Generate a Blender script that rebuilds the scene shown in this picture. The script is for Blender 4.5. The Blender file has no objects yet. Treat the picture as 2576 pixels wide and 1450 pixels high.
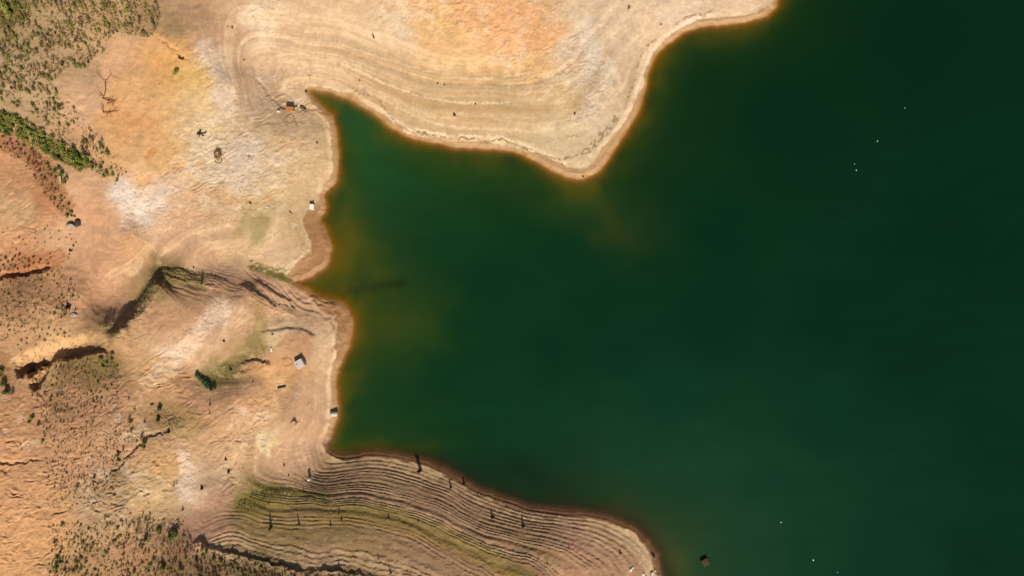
import bpy, math, random
import numpy as np
from mathutils import Vector, Matrix
R = math.radians
random.seed(7); rng = np.random.default_rng(7)
S = 0.1            # metres per plan unit (plan units: 2576 x 1450 over the framed ground)
HC = 174.0         # drone height above the water
UC, VC = 1288.0, 725.0
scene = bpy.context.scene
COL = scene.collection
if bpy.context.scene.world is None:
    scene.world = bpy.data.worlds.new("World")

# ------------------------------------------------------------------ numpy noise
_LAT = rng.random((256, 256)).astype(np.float32)
def vnoise(x, y, s=0):
    xi = np.floor(x).astype(np.int32); yi = np.floor(y).astype(np.int32)
    fx = (x - xi).astype(np.float32); fy = (y - yi).astype(np.float32)
    fx = fx*fx*fx*(fx*(fx*6-15)+10); fy = fy*fy*fy*(fy*(fy*6-15)+10)
    a = (xi + s*37) & 255; b = (yi + s*91) & 255; a1 = (a+1) & 255; b1 = (b+1) & 255
    return (_LAT[a, b]*(1-fx)+_LAT[a1, b]*fx)*(1-fy) + (_LAT[a, b1]*(1-fx)+_LAT[a1, b1]*fx)*fy
def fbm(x, y, o=4, s=0, gain=.5):
    r = 0; a = 1; t = 0
    for i in range(o):
        c, sn = math.cos(.6*i+.3), math.sin(.6*i+.3)
        r = r + a*vnoise((x*c-y*sn)*2**i, (x*sn+y*c)*2**i, s+i*5); t += a; a *= gain
    return r/t*2-1           # about -0.7 .. 0.7
def ridged(x, y, o=3, s=0):
    r = 0; a = 1; t = 0
    for i in range(o):
        n = vnoise(x*2**i+11*i, y*2**i+5*i, s+i*7)
        r = r + a*(1-np.abs(2*n-1)); t += a; a *= .5
    return r/t
def ss(a, b, x):
    t = np.clip((x-a)/(b-a), 0, 1); return t*t*(3-2*t)
def lin(c):
    c = np.asarray(c, dtype=np.float64)/255.
    return np.where(c <= .04045, c/12.92, ((c+.055)/1.055)**2.4)

# ------------------------------------------------------------------ traced shoreline
SHORE = [(1985,-260),(1970,-90),(1957,-5),(1953,15),(1940,32),(1923,42),(1900,50),(1876,55),(1840,61),(1798,65),(1765,69),(1740,76),(1719,84),(1693,102),(1666,122),(1647,146),(1634,176),(1627,210),(1617,250),(1601,289),(1581,324),(1561,355),(1545,381),(1528,405),(1505,430),(1486,443),(1456,450),(1430,447),(1404,435),(1371,419),(1338,402),(1305,387),(1272,379),(1240,376),(1207,374),(1174,373),(1141,369),(1100,361),(1060,354),(1030,345),(1010,336),(985,321),(960,302),(935,283),(905,265),(880,251),(850,240),(820,231),(795,226),(779,227),(783,237),(792,250),(803,263),(816,275),(832,285),(840,300),(846,325),(849,355),(852,390),(852,420),(845,456),(832,471),(820,482),(813,492),(817,505),(820,518),(816,534),(806,551),(812,567),(825,592),(833,618),(831,645),(820,667),(797,685),(777,697),(757,705),(741,709),(752,716),(768,724),(787,736),(806,747),(825,754),(855,760),(872,774),(884,797),(888,825),(883,855),(872,885),(857,915),(848,940),(845,965),(847,1000),(850,1025),(849,1045),(841,1070),(836,1087),(832,1100),(822,1118),(832,1134),(850,1142),(887,1141),(937,1136),(987,1140),(1037,1149),(1075,1160),(1112,1176),(1150,1196),(1181,1216),(1216,1233),(1266,1252),(1316,1269),(1391,1281),(1466,1287),(1516,1295),(1553,1307),(1591,1325),(1616,1345),(1636,1365),(1651,1388),(1659,1418),(1664,1450),(1672,1490),(1690,1570),(1720,1700)]
SHORE = np.array(SHORE, dtype=np.float64)
# smooth it a little (Catmull-Rom, 3 per span)
def crom(P, n=3):
    P = np.asarray(P, float); Q = np.vstack([2*P[0]-P[1], P, 2*P[-1]-P[-2]]); out = []
    for i in range(1, len(Q)-2):
        for k in range(n):
            t = k/n; a, b, c, d = Q[i-1], Q[i], Q[i+1], Q[i+2]
            out.append(.5*((2*b)+(-a+c)*t+(2*a-5*b+4*c-d)*t*t+(-a+3*b-3*c+d)*t**3))
    out.append(Q[-2]); return np.array(out)
SH = crom(SHORE, 5)
_t = np.arange(len(SH)); _j = fbm(_t*.45, _t*0.+3.3, 3, 201)*3.2
_tn = np.gradient(SH, axis=0); _tn /= np.linalg.norm(_tn, axis=1)[:, None]+1e-9
SH = SH+np.stack([-_tn[:, 1], _tn[:, 0]], 1)*_j[:, None]
SHAX, SHAY = SH[:, 0], SH[:, 1]

def poly_dist(U, V, P):
    """unsigned distance, side (+ right of the travel direction as seen in plan), parameter 0..1"""
    best = np.full(U.shape, 1e9, np.float32); side = np.zeros(U.shape, np.float32); par = np.zeros(U.shape, np.float32)
    n = len(P)-1
    for i in range(n):
        ax, ay = P[i]; bx, by = P[i+1]; dx, dy = bx-ax, by-ay; L = dx*dx+dy*dy+1e-9
        t = np.clip(((U-ax)*dx+(V-ay)*dy)/L, 0, 1)
        ex = U-(ax+t*dx); ey = V-(ay+t*dy); d = ex*ex+ey*ey
        m = d < best
        best = np.where(m, d, best); side = np.where(m, dx*ey-dy*ex, side); par = np.where(m, (i+t)/n, par)
    return np.sqrt(best), np.sign(side), par

# ------------------------------------------------------------------ the grid
def axis(segs, lo_far, hi_far):
    a = []
    for s, e, d in segs:
        a.append(np.arange(s, e, d))
    a = np.concatenate(a); out_lo = []; x = a[0]; d = 12
    while x > lo_far: x -= d; d *= 1.22; out_lo.append(x)
    out_hi = []; x = a[-1]; d = 12
    while x < hi_far: x += d; d *= 1.22; out_hi.append(x)
    return np.concatenate([np.array(out_lo[::-1]), a, np.array(out_hi)])
gu = axis([(-60, 1690, 1.9), (1690, 2000, 3.2), (2000, 2660, 12)], -30000, 33000)
gv = axis([(-60, 1120, 1.9), (1120, 1500, 1.6), (1500, 1530, 3)], -31000, 32000)
NU, NV = len(gu), len(gv)
U, V = np.meshgrid(gu.astype(np.float32), gv.astype(np.float32))     # rows = v
Uc = np.clip(U, -120, 2740); Vc = np.clip(V, -120, 1590)

d0, sd, _ = poly_dist(Uc, Vc, SH)
# land test
def inside(U, V, P):
    c = np.zeros(U.shape, bool); j = len(P)-1
    for i in range(len(P)):
        xi, yi = P[i]; xj, yj = P[j]
        if yi != yj:
            m = ((yi > V) != (yj > V)) & (U < (xj-xi)*(V-yi)/(yj-yi)+xi)
            c ^= m
        j = i
    return c
POLY = [tuple(p) for p in SH] + [(-5000, 1700), (-5000, -260)]
land = inside(Uc, Vc, POLY)
D = np.where(land, d0, -d0).astype(np.float32)      # + inland, - in the lake (plan units)

# ------------------------------------------------------------------ heights: contour points
CT = []
def ct(z, pts):
    for p in pts: CT.append((p[0], p[1], z))
ct(0, [tuple(p) for p in SHORE[::1]])
# northern headland
ct(1.1, [(700,250),(705,200),(760,190),(850,205),(920,245),(985,285),(1050,320),(1140,340),(1250,345),(1340,362),(1400,382),(1450,395),(1500,372),(1540,325),(1575,265),(1592,205),(1610,150),(1650,95),(1710,50),(1790,25),(1880,5)])
ct(3.0, [(887,175),(937,197),(987,220),(1062,245),(1141,259),(1223,262),(1305,262),(1390,262),(1450,235),(1490,190),(1520,140),(1550,90),(1600,45),(1650,-20),(700,130),(790,148),(620,170)])
ct(5.2, [(600,45),(680,60),(760,66),(850,76),(950,112),(1060,150),(1150,165),(1280,165),(1370,140),(1440,95),(1480,20),(1500,-60)])
ct(7.5, [(650,-100),(850,-30),(1000,20),(1150,55),(1280,55),(1370,10),(1400,-60)])
ct(10, [(1000,-110),(1200,-60)])
# west headland
ct(1.0, [(820,330),(826,400),(800,460),(775,500),(760,560),(775,620),(760,660),(700,672),(650,668)])
ct(3.5, [(700,330),(690,400),(670,470),(640,540),(620,600),(560,620)])
ct(6.2, [(520,330),(500,400),(460,460),(420,510),(350,560),(560,250),(580,210)])
ct(8.0, [(400,250),(380,350),(330,420),(400,170),(300,300),(280,540)])
ct(9.0, [(230,230),(250,120),(380,90),(250,440)]); ct(8.0, [(500,90),(460,40)])
ct(12.5, [(60,60),(80,180),(200,20),(60,230)]); ct(16, [(-100,-100),(-100,150)])
ct(10.5, [(100,400),(140,480),(60,560),(20,420)]); ct(12, [(-90,350),(-90,600)])
ct(7.5, [(250,570),(200,650),(330,600)]); ct(9.5, [(60,640),(120,610)])
# valley to the inlet
ct(6.2, [(250,700),(240,760)]); ct(5.0, [(340,690),(310,760)]); ct(3.9, [(400,668),(470,655)]); ct(2.5, [(560,668),(620,660)]); ct(1.0, [(690,690),(720,700)])
# peninsula
ct(3.8, [(480,690),(540,690)]); ct(5.2, [(470,708),(400,700),(370,745)])
ct(6.8, [(410,745),(470,745),(380,790),(530,760)]); ct(7.4, [(440,790),(400,850),(340,850),(480,820)])
ct(5.8, [(560,790),(600,755),(540,870)]); ct(4.0, [(640,740),(660,790),(650,830)]); ct(2.4, [(700,745),(735,800)])
ct(1.0, [(800,775),(840,800),(856,840),(838,880),(823,930),(818,980),(822,1040),(812,1085)])
ct(3.3, [(760,850),(780,900),(770,970),(765,1030)]); ct(4.0, [(700,850),(720,930),(700,980)])
ct(5.0, [(660,1010)]); ct(4.4, [(640,880),(640,925)]); ct(4.0, [(590,905),(595,940)])
ct(4.7, [(520,955),(500,930)]); ct(6.6, [(560,1015),(610,1000)]); ct(6.6, [(460,1000)]); ct(7.4, [(420,950),(400,1040)])
ct(5.8, [(620,1050),(580,1080)]); ct(3.6, [(700,1090),(740,1060)]); ct(1.8, [(770,1110),(780,1150)])
ct(5.6, [(540,1150),(600,1120)]); ct(6.8, [(470,1130),(450,1200)]); ct(4.2, [(640,1170),(650,1200)]); ct(7.2, [(520,1240),(500,1290)])
ct(8.6, [(400,1150),(390,1230),(380,1300)])
# western hill
ct(9.5, [(300,840),(250,830),(180,850)]); ct(9.0, [(190,790),(120,740),(200,740)]); ct(11, [(60,850),(60,760)]); ct(12.5, [(-90,900),(-90,750)])
ct(8.2, [(300,880),(320,930)]); ct(10.0, [(220,930),(150,980),(280,980)]); ct(12, [(60,1010),(150,1060)])
ct(10.2, [(300,1060),(280,1150)]); ct(13.5, [(60,1150),(30,1060)]); ct(12.4, [(160,1180),(200,1280)])
ct(16, [(-90,1100),(-90,1400)]); ct(15, [(30,1300),(40,1400)]); ct(12, [(200,1380),(260,1330)]); ct(10.5, [(350,1350),(420,1420),(300,1440)])
ct(14, [(120,1560)]); ct(13, [(400,1560)])
# southern terraced hill (north-facing)
ct(1.5, [(800,1185),(862,1180),(937,1175),(1012,1187),(1075,1207),(1132,1228),(1191,1263),(1241,1281),(1291,1298),(1341,1309),(1391,1314),(1441,1322),(1491,1337),(1541,1358),(1585,1395),(1605,1450),(1620,1540)])
ct(5.4, [(700,1243),(787,1253),(887,1255),(975,1262),(1037,1280),(1112,1310),(1181,1344),(1266,1377),(1341,1398),(1416,1440),(1450,1500),(640,1230)])
ct(9.2, [(575,1340),(662,1365),(737,1380),(812,1390),(900,1395),(950,1408),(1062,1440),(1130,1480)])
ct(11.0, [(560,1420),(687,1450),(762,1468),(862,1474),(950,1490)])
ct(13.5, [(600,1500),(800,1520),(1000,1560)])
CT = np.array(CT)
def tps(P, lam=2e-4):
    X = P[:, :2]/1000.; z = P[:, 2]; n = len(X)
    r2 = ((X[:, None]-X[None])**2).sum(-1); K = np.where(r2 > 0, .5*r2*np.log(r2+1e-20), 0)+lam*np.eye(n)
    A = np.zeros((n+3, n+3)); A[:n, :n] = K; A[:n, n] = 1; A[:n, n+1:] = X; A[n, :n] = 1; A[n+1:, :n] = X.T
    return X, np.linalg.solve(A, np.concatenate([z, np.zeros(3)]))
TX, TW = tps(CT)
def tps_eval(u, v):
    x = (u/1000.).astype(np.float32).ravel(); y = (v/1000.).astype(np.float32).ravel(); out = np.empty(x.size, np.float32)
    tx = TX.astype(np.float32); w = TW.astype(np.float32)
    for s in range(0, x.size, 20000):
        xs, ys = x[s:s+20000], y[s:s+20000]
        r2 = (xs[:, None]-tx[:, 0])**2+(ys[:, None]-tx[:, 1])**2+1e-12
        out[s:s+20000] = (.5*r2*np.log(r2))@w[:-3]+w[-3]+w[-2]*xs+w[-1]*ys
    return out.reshape(u.shape)
wu = fbm(U/60, V/60, 3, 3)*5; wv = fbm(U/60+9, V/60+4, 3, 9)*5
H = np.zeros(U.shape, np.float32)
mask = D > -1
H[mask] = tps_eval((Uc+wu*.5)[mask], (Vc+wv*.5)[mask])
edge = .045*np.clip(D, 0, 12)
H = np.where(land, np.maximum(H, edge), 0)
H = np.where(D < 14, edge+(H-edge)*ss(0, 14, D), H)

# --- region masks (soft discs / capsules) ---------------------------------
def soft(pts, rad, fall=.6):
    """union of capsules along pts with radius rad, 1 inside falling to 0"""
    P = np.array(pts, float); x0, y0 = P.min(0)-rad*2.2; x1, y1 = P.max(0)+rad*2.2
    i0, i1 = np.searchsorted(gu, [x0, x1]); j0, j1 = np.searchsorted(gv, [y0, y1])
    m = np.zeros(U.shape, np.float32)
    if i1 <= i0 or j1 <= j0: return m
    sl = (slice(j0, j1), slice(i0, i1))
    if len(P) == 1: d = np.hypot(U[sl]-P[0, 0], V[sl]-P[0, 1])
    else: d, _, _ = poly_dist(U[sl], V[sl], P)
    m[sl] = 1-ss(rad*(1-fall), rad*(1+fall), d)
    return m
def u_(*ms):
    r = ms[0]
    for m in ms[1:]: r = np.maximum(r, m)
    return r
M_terr = u_(soft([(820,1190),(1000,1215),(1200,1290),(1400,1350),(1560,1400),(1560,1470)], 70),
            soft([(700,1270),(900,1300),(1150,1370),(1350,1420)], 75), soft([(600,1350),(900,1400),(1000,1430),(1200,1470)], 80, .4))
M_terr_n = u_(soft([(410,700),(380,730),(345,775)], 26), soft([(410,700),(520,715),(600,720)], 36), soft([(600,700),(700,745),(790,770),(850,800)], 24))
M_soft = u_(soft([(620,130),(750,150),(900,160),(1150,240),(1400,260),(1530,150)], 120), soft([(450,620),(700,600)], 60), soft([(560,960),(640,920)], 45), soft([(600,1180),(720,1120),(760,1000)], 60), soft([(450,780),(600,800)], 55), soft([(250,620),(300,680),(450,640)], 50))
M_rock = u_(soft([(520,150),(560,250),(560,330)], 40), soft([(480,400),(620,330),(700,400),(640,470),(360,510)], 75), soft([(650,200),(760,280)], 35),
            soft([(1350,30),(1300,110),(1350,170),(1450,150),(1470,230)], 75), soft([(1000,0),(1150,40),(1250,60)], 60), soft([(700,10),(650,30)], 25),
            soft([(560,780),(500,840),(420,920),(370,970)], 32), soft([(330,1080),(250,1230),(300,1250),(400,1130)], 60),
            soft([(720,990),(600,1060),(640,1110)], 40), soft([(460,1150),(470,1250)], 22), soft([(10,1050),(60,1090)], 50))
M_rill = u_(soft([(0,1180),(60,1300),(30,1420)], 110), soft([(330,1200),(280,1270),(390,1150)], 55), soft([(280,880),(330,850)], 40), .45*soft([(120,1020),(250,1020),(200,1200)], 90), .5*soft([(20,760),(120,800)], 60), .5*soft([(60,560),(100,640)], 60))

# --- scarps and gullies ----------------------------------------------------
def local(P, pad, k=1.):
    P = np.array(P, float); x0, y0 = P.min(0)-pad; x1, y1 = P.max(0)+pad
    i0, i1 = np.searchsorted(gu, [x0, x1]); j0, j1 = np.searchsorted(gv, [y0, y1])
    sl = (slice(j0, j1), slice(i0, i1))
    uu = U[sl]+k*(wu[sl]*.9+7*fbm(U[sl]/11, V[sl]/11, 3, 4)); vv = V[sl]+k*(wv[sl]*.9+7*fbm(U[sl]/11+7, V[sl]/11, 3, 8))
    d, s, t = poly_dist(uu, vv, crom(P, 3)); return sl, d, s, t
SCARP_D = {}
def scarp(P, dz, w, L, rag=1.):
    """ground rises by dz on the right-hand side of the line (in plan), decaying over L"""
    sl, d, s, t = local(P, L*4, .35+.65*rag); e = ss(0, .12, t)*ss(0, .12, 1-t)
    x = d*s
    H[sl] += dz*e*(1-.25*rag+.9*rag*fbm(U[sl]/16, V[sl]/16, 3, 6))*np.where(x > 0, np.exp(-np.maximum(x-w, 0)/L), 1)*ss(-w*.5, w*.5, x)
def gully(P, depth, w, sharp=2.0, taper=.15):
    sl, d, s, t = local(P, w*5); e = ss(0, taper, t)*ss(0, taper, 1-t)
    x = d*s
    prof = np.where(x > 0, 1-ss(w*.75, w*1.1, x), np.exp(-(np.maximum(-x-w*.5, 0)/(w*1.3))**2))   # steep wall on the right side, gentle one opposite
    H[sl] -= depth*e*prof
# travel west -> east: right side in plan (v down) = south
gully([(20,955),(45,940),(75,925),(112,908),(150,893),(200,883),(237,876),(270,880),(290,886)], 2.8, 15, taper=.4)
gully([(125,908),(112,940),(98,962),(84,984)][::-1], 1.5, 7); gully([(100,915),(88,932),(70,948)][::-1], 1.2, 6); gully([(40,948),(65,935),(90,922)], 1.8, 8)
gully([(-40,703),(0,699),(37,692),(75,686),(112,679),(140,672)], 1.2, 5)
gully([(285,1190),(300,1175),(320,1152),(342,1128),(360,1118)], .5, 3); gully([(360,1110),(375,1095),(400,1090),(430,1080)], .4, 3)
gully([(405,95),(430,115),(455,140),(480,158)], .3, 2.5)
gully([(820,283),(790,278),(760,272),(700,262),(660,215),(640,200)][::-1], .22, 2.5)
gully([(-20,1730/1.49),(0,1165),(30,1167),(70,1160),(110,1158)], .35, 3)
scarp([(485,1355),(500,1362),(537,1377),(575,1390),(612,1398),(687,1418),(762,1434),(862,1436),(932,1448),(990,1470)], .75, 5, 22)
scarp([(262,850),(290,830),(330,790),(352,755),(372,722),(400,690)], 2.1, 24, 40, rag=.12)
for k_ in range(5):
    o = k_*6.5
    scarp([(268+o*.6,848+o*.5),(300+o*.6,812+o*.6),(336+o*.7,776+o*.6),(358+o*.8,745+o*.5),(378+o*.8,712+o*.5),(404+o*.5,676+o*.7),(430+o*.1,674+o),(480,684+o),(540-o*.2,696+o*.9),(590-o*.5,706+o*.9)], .42, 3.5, 5, rag=.45)
for k_ in range(4):
    o = k_*8.
    scarp([(610-o*.3,706+o*.8),(650-o*.3,732+o*.8),(700-o*.2,762+o*.7),(750,780+o*.6)], .3, 3, 6, rag=.4)
for k_ in range(5):
    o = k_*8.
    scarp([(545+o*.9,925+o*.6),(590+o*.7,915+o*.55),(640+o*.5,908+o*.5),(680,905+o*.4)], .22, 3.5, 6, rag=.5)
scarp([(640,835),(690,832),(730,826),(770,832),(800,850)], .45, 9, 25, rag=.1)
scarp([(600,918),(640,910),(680,915)], .4, 6, 20); scarp([(590,932),(640,930)], .3, 5, 15)
scarp([(600,712),(640,735),(680,760),(700,775)], .5, 5, 25, rag=.1); scarp([(640,702),(690,735),(740,762)], .5, 5, 22, rag=.1); scarp([(770,745),(830,760),(850,772)], .4, 8, 20)

# --- undulation, terraces, rock relief, rills --------------------------------
big = fbm(U/150, V/150, 3, 21)*1.2*ss(8, 120, D)
H += np.where(land, big*.35, 0)
def terr(h, step, sharp, seed):
    hw = h+step*1.1*(np.interp(h, np.arange(60)*.9, _LAT[:60, seed])-.5)*1.5
    q = hw/step+.42*fbm(U/70, V/70, 2, seed)
    k = np.floor(q); f = q-k
    rf = (1-sharp)
    # per-level variation of riser width / height
    lv = _LAT[(k.astype(int)*7+seed) & 255, 3]
    f2 = np.clip((f-(1-rf)*(.75+.2*lv))/rf, 0, 1)
    st = .35+.65*_LAT[(k.astype(int)*13+seed*3) & 255, 7]+.95*fbm(U/34, V/26, 3, seed+3)
    g = f+(.10*f+.90*f2-f)*np.clip(st+.22, .3, 1.05)
    return h+(g-f)*step
rough = fbm(U/7, V/7, 3, 31)
Ht = terr(H+.035*rough*(1+1.2*ss(1330, 1400, V+.0*U)), .38, .58, 5)
Ht2 = terr(H+.03*rough, .29, .5, 17)
tv = ss(-.25, .25, fbm(U/55, V/55, 2, 23))
H1 = H+(Ht-H)*M_terr*(.9+.15*tv)+(Ht2-H)*M_terr*.22
H1 = H1+(terr(H+.05*rough, .5, .6, 11)-H)*M_terr_n*.95
H1 = H1+(terr(H+.02*rough, .36, .5, 13)-H)*M_soft*.36*(1-M_terr)
H = np.where(land, H1, H)
# direction-stretched chips
def aniso(ang, su, sv, o, s):
    c, sn = math.cos(ang), math.sin(ang); a = (U*c+V*sn)/su; b = (-U*sn+V*c)/sv
    return a, b
wx = fbm(U/30, V/30, 2, 41)*1.2; wy = fbm(U/30+3, V/30, 2, 43)*1.2
a, b = aniso(R(-28), 26, 9, 3, 0)
chips = ridged(a+wx, b+wy, 3, 51)
a, b = aniso(R(-12), 40, 11, 3, 0)
rill = ridged(a+wx, b+wy*1.4, 3, 61)
a, b = aniso(R(25), 15, 9, 3, 0)
chip2 = ridged(a+wx, b+wy, 3, 71)
a, b = aniso(R(-40), 8, 4.5, 3, 0)
chip3 = ridged(a+wx*2, b+wy*2, 2, 73)
patch = ss(-.15, .3, fbm(U/38, V/38, 3, 77))
patch = ss(-.1, .35, fbm(U/30, V/30, 4, 77)); relief = M_rock*.72*((chips-.6)*.62*patch+(chip2-.6)*.26*(1-patch)+(chip3-.6)*.30*ss(-.2, .3, fbm(U/20, V/20, 3, 79)))+M_rill*(rill-.6)*.55*(.4+patch)
relief += .13*fbm(U/13, V/13, 3, 81)*(1-.75*M_soft)*(1-.6*M_terr)+ .02*fbm(U/3.6, V/3.6, 2, 83)
M_diag = u_(soft([(420,960),(480,1060),(560,1090),(640,1060)], 70), soft([(120,950),(250,1000),(200,1180),(330,1250)], 95), .8*soft([(560,1200),(620,1140),(720,1130)], 60), .6*soft([(440,820),(600,830)], 50), .7*soft([(40,1250),(100,1400)], 90), .6*soft([(60,450),(60,600)], 60))
a, b = aniso(R(-38), 48, 10, 3, 0)
relief += M_diag*(ridged(a+wx, b+wy*1.6, 3, 93)-.6)*.55*ss(-.3, .3, fbm(U/50, V/50, 3, 95)+.1)*(1-.7*M_terr)
rise = ss(2, 16, D)
H = np.where(land, np.maximum(H+relief*rise, .012*np.clip(D, 0, 10)), H)
# lake bed
bed = -(.028*np.clip(-D, 0, 12)+.05*np.clip(-D-12, 0, 60)+.11*np.clip(-D-72, 0, 150))
H = np.where(land, H, bed+.03*fbm(U/9, V/9, 2, 87)*ss(0, 8, -D))
# far country beyond the frame: low hills
far = ss(0, 900, np.maximum(np.maximum(-60-U, -60-V), np.maximum(V-1530, 0)))
H = np.where(land, H+far*(12+18*fbm(U/900, V/900, 4, 91)), H)
H = np.where(D < 0, np.maximum(H, -22), H)

# ------------------------------------------------------------------ colour of the ground (earth colours, with gully-bank sunlight and underwater dimming painted in)
LC = [ # u, v, r, g, b
(20,20,160,138,84),(150,60,186,154,116),(300,60,182,150,110),(50,150,196,166,126),(200,180,195,160,122),(100,250,200,168,126),(40,220,188,158,118),(380,30,180,146,108),(420,60,170,140,100),
(300,130,222,176,132),(400,130,228,172,115),(420,150,226,162,84),(270,180,224,175,134),(310,225,230,176,118),(350,300,232,172,110),(300,380,230,178,122),(420,400,228,180,118),(380,450,226,176,122),
(480,190,230,185,105),(500,250,232,200,148),(545,150,220,188,154),(560,250,224,196,160),(520,340,228,202,158),(600,200,212,175,138),(640,250,208,176,142),(230,250,222,178,140),(330,330,232,168,108),
(330,500,232,212,196),(380,480,228,204,180),(345,525,230,212,196),(620,400,226,202,172),(600,440,226,202,172),(700,350,220,190,146),(760,320,214,180,138),(700,450,220,190,146),(650,540,200,176,128),(640,590,205,180,140),(560,520,214,176,132),
(600,600,224,186,142),(450,600,220,176,138),(500,650,222,178,138),(700,620,222,188,148),(760,560,212,180,136),(800,400,216,184,138),(740,500,216,184,138),
(250,560,212,162,122),(330,620,212,162,118),(250,650,208,160,122),(230,720,204,155,116),(150,600,214,172,132),(50,450,205,150,108),(30,520,216,174,128),(20,600,212,162,114),(110,490,186,128,86),(60,725,168,128,92),(100,660,205,150,105),(60,640,195,140,98),
(150,430,205,160,120),(200,480,222,175,135),
(650,60,230,204,170),(750,85,222,188,148),(560,60,205,168,130),(480,50,190,152,115),(900,60,226,194,154),(850,150,220,187,145),(1000,180,215,182,140),(1000,60,226,200,166),(1070,20,232,188,140),(1150,15,236,180,124),(1250,40,236,176,122),(1250,90,234,174,122),
(1350,90,232,172,118),(1200,120,230,188,130),(1450,120,222,198,168),(1480,190,220,200,172),(1460,40,228,200,162),(1530,60,228,200,165),(1350,230,218,186,140),(1320,170,228,184,124),(1150,210,212,178,130),(1250,240,208,177,130),(1100,280,208,178,132),(1300,290,212,182,140),(1420,250,222,190,142),
(1550,200,220,188,150),(1600,90,224,194,158),(1700,40,226,198,168),(1850,10,222,192,158),(1400,330,218,194,154),(1500,300,222,198,164),(1100,70,234,186,122),(1500,15,226,196,160),
(430,800,202,154,116),(500,760,196,152,114),(400,700,150,125,80),(580,740,190,148,112),(650,760,212,162,124),(700,760,222,177,138),(550,790,212,178,152),(480,860,222,182,150),(430,900,230,200,166),(400,930,222,175,118),(600,800,202,162,124),(660,850,192,162,116),
(600,870,190,155,112),(700,825,212,178,138),(770,865,204,155,116),(800,850,218,184,145),(820,885,224,190,150),(720,900,216,160,112),(700,940,220,165,108),(640,930,190,148,106),(560,940,150,130,80),(450,970,185,142,102),(400,1040,188,145,106),(480,1000,192,146,108),
(560,1010,190,146,108),(620,1000,216,165,120),(600,1060,222,176,132),(660,1110,232,202,152),(750,1000,212,168,128),(780,1060,212,168,130),(820,1000,224,186,146),(700,1160,222,178,140),(780,1120,218,178,140),(600,1150,218,175,134),(550,1260,204,160,126),(490,1200,226,192,155),
(465,1230,232,202,170),(420,1180,212,168,114),(400,1230,216,182,134),(650,1190,204,165,125),(640,1240,160,138,70),
(50,850,204,158,114),(120,870,222,178,126),(200,1020,192,144,104),(300,1000,196,150,112),(100,1100,198,148,106),(30,1050,204,150,105),(30,1150,220,162,116),(60,1250,224,168,118),(150,1150,200,152,112),(250,1150,200,154,114),(300,1220,176,146,106),(350,1250,208,172,124),
(250,1300,200,164,122),(120,1350,214,160,108),(30,1420,222,166,112),(200,1430,186,148,102),(350,1390,192,146,106),(450,1410,172,130,92),(500,1330,194,150,118),(200,940,150,120,80),(250,930,165,130,80),
(850,1200,196,155,112),(1000,1190,204,166,120),(1100,1260,202,158,118),(900,1230,200,156,116),(1250,1310,202,160,116),(1400,1340,205,160,122),(1500,1350,212,170,130),(1580,1390,205,160,120),(1450,1400,212,160,125),(1350,1430,188,148,100),(700,1330,176,144,96),(900,1360,178,146,100),(1100,1420,190,150,112),(800,1420,184,146,116),(700,1440,120,100,62),(850,1470,120,100,62)]
LC = np.array(LC, float)
def shepard(P, u, v, r0, p=1.7):
    num = np.zeros(u.shape+(3,), np.float32); den = np.zeros(u.shape, np.float32)
    for q in P:
        w = 1./((u-q[0])**2+(v-q[1])**2+r0*r0)**p
        den += w
        for k in range(3): num[..., k] += w*q[2+k]
    return num/den[..., None]
wcu = Uc+fbm(U/45, V/45, 4, 101)*42; wcv = Vc+fbm(U/45+5, V/45+8, 4, 107)*32
C = shepard(LC, wcu, wcv, 14)
def mixc(m, col, k=1.0):
    global C
    m = (m*k)[..., None]; C = C*(1-m)+np.array(col, np.float32)*m
rag1 = fbm(U/14, V/14, 4, 111); rag2 = fbm(U/5, V/5, 3, 117); rag3 = fbm(U/26, V/26, 4, 119)
def rgd(m, lo=-.1, hi=.25, n=None): 
    n = rag1 if n is None else n
    return ss(.5-.3, .5+.3, m+n*.75)*(m > .02)
# clay-white and ochre mottling on the eroded ground
wm = M_rock*ss(.05, .4, rag3+.35*rag1)
_sat = np.clip((C[..., 0]-C[..., 2]-78)/60, 0, 1)[..., None]*.42
C = C*(1-_sat)+np.array((228,190,142), np.float32)*_sat
mixc(wm, (236,216,192), .35)
mixc(M_rock*ss(.05, .4, -rag3+.3*rag1), (206,160,112), .30)
mixc(rgd(soft([(470,175),(500,185),(490,230)], 24)), (236,194,118), .3)
mixc(rgd(soft([(385,140),(425,150),(440,170)], 18)), (228,170,98), .35)
mixc(rgd(soft([(285,270),(330,305),(380,312)], 18)), (224,156,104), .3)
mixc(rgd(soft([(372,395),(388,380)], 9)), (196,132,72), .6)
mixc(rgd(soft([(1180,30),(1260,80),(1350,90)], 45)), (238,178,126), .25)
mixc(rgd(soft([(1110,30),(1140,90)], 25)), (240,200,128), .3)
mixc(rgd(soft([(1470,60),(1490,130),(1530,180),(1530,200)], 24)), (228,212,190), .6)
mixc(rgd(soft([(310,500),(350,515),(400,480),(480,440)], 28)), (238,222,206), .35)
mixc(rgd(soft([(560,410),(640,440),(610,380)], 45)), (230,212,192), .25)
mixc(rgd(soft([(520,120),(560,200),(570,260)], 24)), (226,206,186), .5)
mixc(rgd(soft([(420,905),(450,890),(480,870),(530,800),(560,780)], 22)), (240,212,182), .55)
mixc(rgd(soft([(370,960),(400,950),(430,925)], 18)), (240,208,168), .5)
mixc(rgd(soft([(460,1150),(475,1200),(465,1250)], 16)), (240,212,184), .7)
mixc(rgd(soft([(655,1105),(670,1130)], 16)), (244,222,178), .8)
mixc(rgd(soft([(690,860),(680,840),(730,815),(760,822)], 16)), (236,206,160), .5)
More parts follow.
